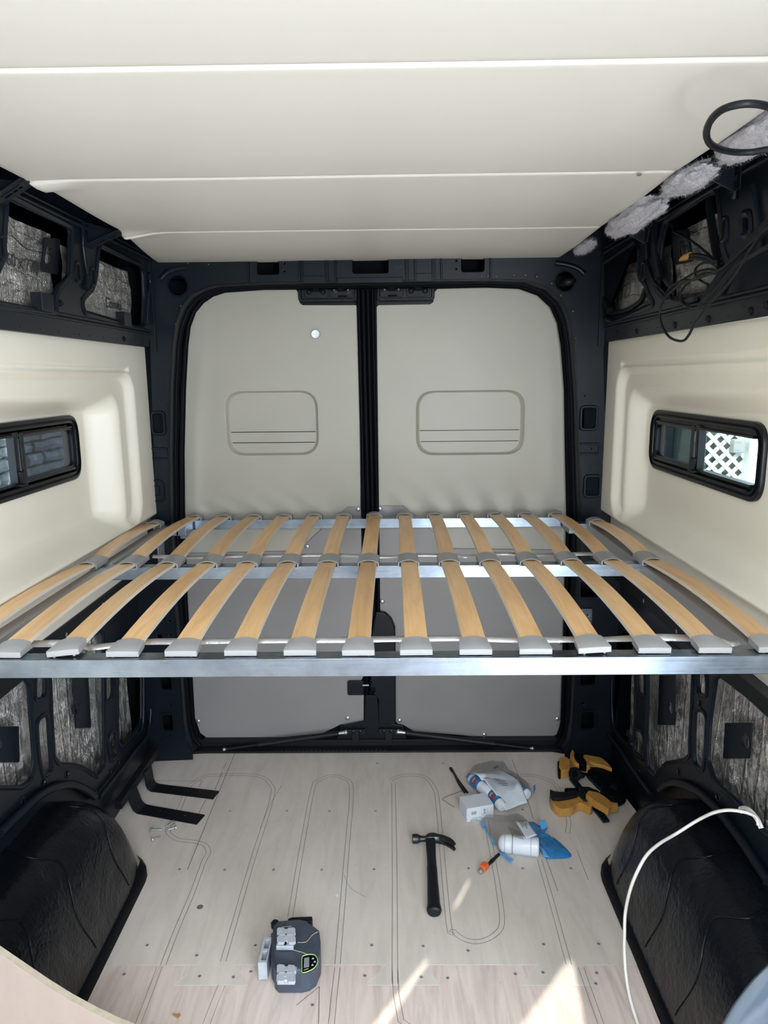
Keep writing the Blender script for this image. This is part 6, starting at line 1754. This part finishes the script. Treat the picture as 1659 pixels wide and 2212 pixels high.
def wool(label, c, sx, sy, sz, seed):
    bm = bmesh.new()
    bmesh.ops.create_icosphere(bm, subdivisions=5, radius=1)
    for v in bm.verts:
        p = v.co.copy()
        n1 = mnoise.fractal(p * 2.2 + Vector((seed, 0, 0)), 1.0, 2.0, 5)
        v.co = p * (1 + 0.22 * n1 + 0.03 * mnoise.noise(p * 9 + Vector((seed, 3, 1))))
        v.co = Vector((v.co.x * sx, v.co.y * sy, v.co.z * sz)) + Vector(c)
    me = bpy.data.meshes.new('wool_tuft')
    bm.to_mesh(me); bm.free()
    o = link('wool_tuft', me, 'wool', None, 180)
    tag(o, label, 'insulation', 'wool tufts along the ceiling edge')
    # loose fibres
    hb = MB()
    rr = random.Random(seed)
    vs = [v.co.copy() for v in me.vertices]
    for k in range(3200):
        p = rr.choice(vs)
        d = (p - Vector(c)).normalized() + Vector((rr.uniform(-.9, .9), rr.uniform(-.9, .9), rr.uniform(-.9, .9)))
        d.normalize()
        l = rr.uniform(0.003, 0.011)
        s_ = d.orthogonal().normalized() * 0.0003
        m_ = p + d * l * 0.6 + Vector((rr.uniform(-1, 1), rr.uniform(-1, 1), rr.uniform(-1, 1))) * 0.004
        hb.add([p - s_, p + s_, m_ + s_ * 0.6, m_ - s_ * 0.6, p + d * l], [(0, 1, 2, 3), (3, 2, 4)])
    f = hb.build('fibres', 'wool', o)
    f['kind'] = 'stuff'
wool('long pale wool tuft beside the black cable coil', (0.715, 1.32, 1.945), 0.045, 0.16, 0.026, 3)
wool('wide pale wool tuft under the near ceiling edge, below the coil', (0.705, 1.615, 1.943), 0.038, 0.11, 0.022, 5)
wool('puffy pale wool tuft over the gap between the two foil panels', (0.705, 1.96, 1.938), 0.040, 0.20, 0.030, 8)
wool('small pale wool tuft nearest the rear corner', (0.700, 2.42, 1.945), 0.022, 0.10, 0.016, 12)
wool('pale wool tuft poking out behind the cables at the right edge', (0.88,1.6255,1.8527), 0.018, 0.045, 0.030, 15)
wool('small pale wool wisp behind the cables, lower right edge', (0.89,1.6051,1.7668), 0.014, 0.03, 0.018, 17)

# handwriting on the left foil
WL = [o for o in bpy.data.objects['wall_left'].children if o.name.startswith('foil_insulation')][0]
def foil_text(s, size, p, name):
    q = Vector(p)
    text(s, size, q, (0, 1, 0.0), (0.06, 0, 1), 'ink', WL, name, depth=0.0006)
def on_foil(p): return (p[0] + 0.012, p[1], p[2])
foil_text('60 x 770', 0.043, (-0.837,1.8272,1.8094), 'marker_note')
foil_text('Comvo', 0.045, (-0.8395,2.4094,1.7684), 'marker_note')

# ================================================================== OUTSIDE
g = MB().box((0, 3, -0.66), (16, 18, 0.1)).build('ground', 'ground')
tag(g, kind='structure')
# stacked stone wall beyond the left window
sw = thing('stone_wall', 'dark grey stacked stone wall seen through the left window', 'wall')
MB().box((-2.36, 4.6, 0.9), (0.16, 5.2, 3.0)).build('mortar_core', 'void', sw)
rs = random.Random(4)
z = 0.55
while z < 2.15:
    hgt = rs.uniform(0.055, 0.095)
    y = 2.2 + rs.uniform(0, 0.2)
    while y < 6.9:
        L = rs.uniform(0.14, 0.42)
        b = MB()
        dx = rs.uniform(-0.02, 0.025)
        n = 5
        c = Vector((-2.27 + dx, y + L / 2, z + hgt / 2))
        secs = []
        for i in range(n + 1):
            u = i / n
            yy = y + 0.006 + (L - 0.012) * u
            e = 0.6 if i in (0, n) else 1.0
            t = rs.uniform(-0.006, 0.006)
            bt = rs.uniform(-0.006, 0.006)
            fx = rs.uniform(-0.012, 0.014)
            secs.append([(c.x - 0.06, yy, z + 0.004 + bt), (c.x + 0.03 * e + fx, yy, z + 0.010 + bt), (c.x + 0.045 * e + fx, yy, z + hgt * 0.5), (c.x + 0.03 * e + fx, yy, z + hgt - 0.008 + t), (c.x - 0.06, yy, z + hgt - 0.003 + t)])
        b.loft(secs)
        b.add(secs[0], [(0, 1, 2, 3, 4)]); b.add(secs[-1], [(0, 1, 2, 3, 4)])
        b.build('stone', 'stone', sw)
        y += L
    z += hgt
# white lattice screen beyond the right window
lt = thing('lattice_screen', 'white crossed lattice screen seen through the right window', 'lattice')
LY = 4.5
pitch, lw = 0.085, 0.0235
corner = [(2.0563,4.5,1.2727), (2.476,4.5,0.7395)]
x0, x1 = corner[0][0], corner[1][0] + 0.5
z0, z1 = corner[1][2] - 0.25, (2.1467,4.5,1.1852)[2]
for s in (-1, 1):
    k = -30
    while k < 40:
        # strip with slope s passing x = x0 + k * pitch at z0
        xa = x0 + k * pitch * 1.0
        pts = []
        a = Vector((xa, LY + 0.006 * s, z0)); 
        t0, t1 = 0.0, z1 - z0
        def clip(xa, t): return xa + s * t
        lo, hi = 0.0, z1 - z0
        if s > 0:
            lo = max(lo, x0 - xa); hi = min(hi, x1 - xa)
        else:
            lo = max(lo, xa - x1); hi = min(hi, xa - x0)
        if hi - lo > 0.02:
            MB().bar((xa + s * lo, LY + 0.006 * s, z0 + lo), (xa + s * hi, LY + 0.006 * s, z0 + hi), lw, 0.008, up=(0, 1, 0)).build('lattice_strip', 'lattice', lt)
        k += 1
MB().box(((x0 + x1) / 2, LY, z1 + 0.05), (x1 - x0, 0.05, 0.10)).build('top_rail', 'lattice', lt, bevel=0.003)
px_ = (2.3169,4.47,0.9826)[0]
MB().box((px_ + 0.02, LY - 0.04, 0.6), (0.10, 0.08, 2.8)).build('post', 'lattice', lt, bevel=0.004)
hb = MB().box((x0 + 1.62, LY + 0.5, 0.7), (3.4, 0.3, 2.4)).build('hedge', 'hedge')
tag(hb, 'dark green hedge behind the white lattice', 'hedge')
mb_ = thing('meter_box', 'small grey box fixed on the white lattice', 'box')
mp_ = (2.2279,4.46,1.0922)
MB().box((mp_[0], LY - 0.05, mp_[2]), (0.075, 0.05, 0.085)).build('case', 'cap', mb_, bevel=0.008)
b = MB()
for dz in (0.025, -0.022): b.box((mp_[0] - 0.01, LY - 0.0765, mp_[2] + dz), (0.03, 0.002, 0.006))
b.build('print', 'grey_ink', mb_)
# neighbour's wall with pale siding and a dark board, left of the lattice
hs = thing('neighbour_house', 'grey house wall with horizontal siding outside the right window', 'house')
a0, a1 = (2.0019,5.2,0.898), (2.1641,5.2,0.8965)
zt = (2.0748,5.2,1.0262)[2]
for i in range(5):
    MB().box(((a0[0] + a1[0]) / 2, 5.22 - 0.006 * (i % 2), zt - 0.06 - 0.12 * i), (0.36, 0.03, 0.115), Matrix.Rotation(0.10, 3, 'X')).build('siding_board', 'siding', hs)
MB().box(((a0[0] + a1[0]) / 2, 5.25, zt - 1.4), (0.36, 0.02, 1.6)).build('lower_wall', 'siding', hs)
dp = (1.8877,4.4,0.995)
db = MB().box((dp[0], 4.4, 0.8), (0.135, 0.04, 2.4)).build('dark_board', 'hedge')
tag(db, 'dark upright board between the house and the lattice', 'board')
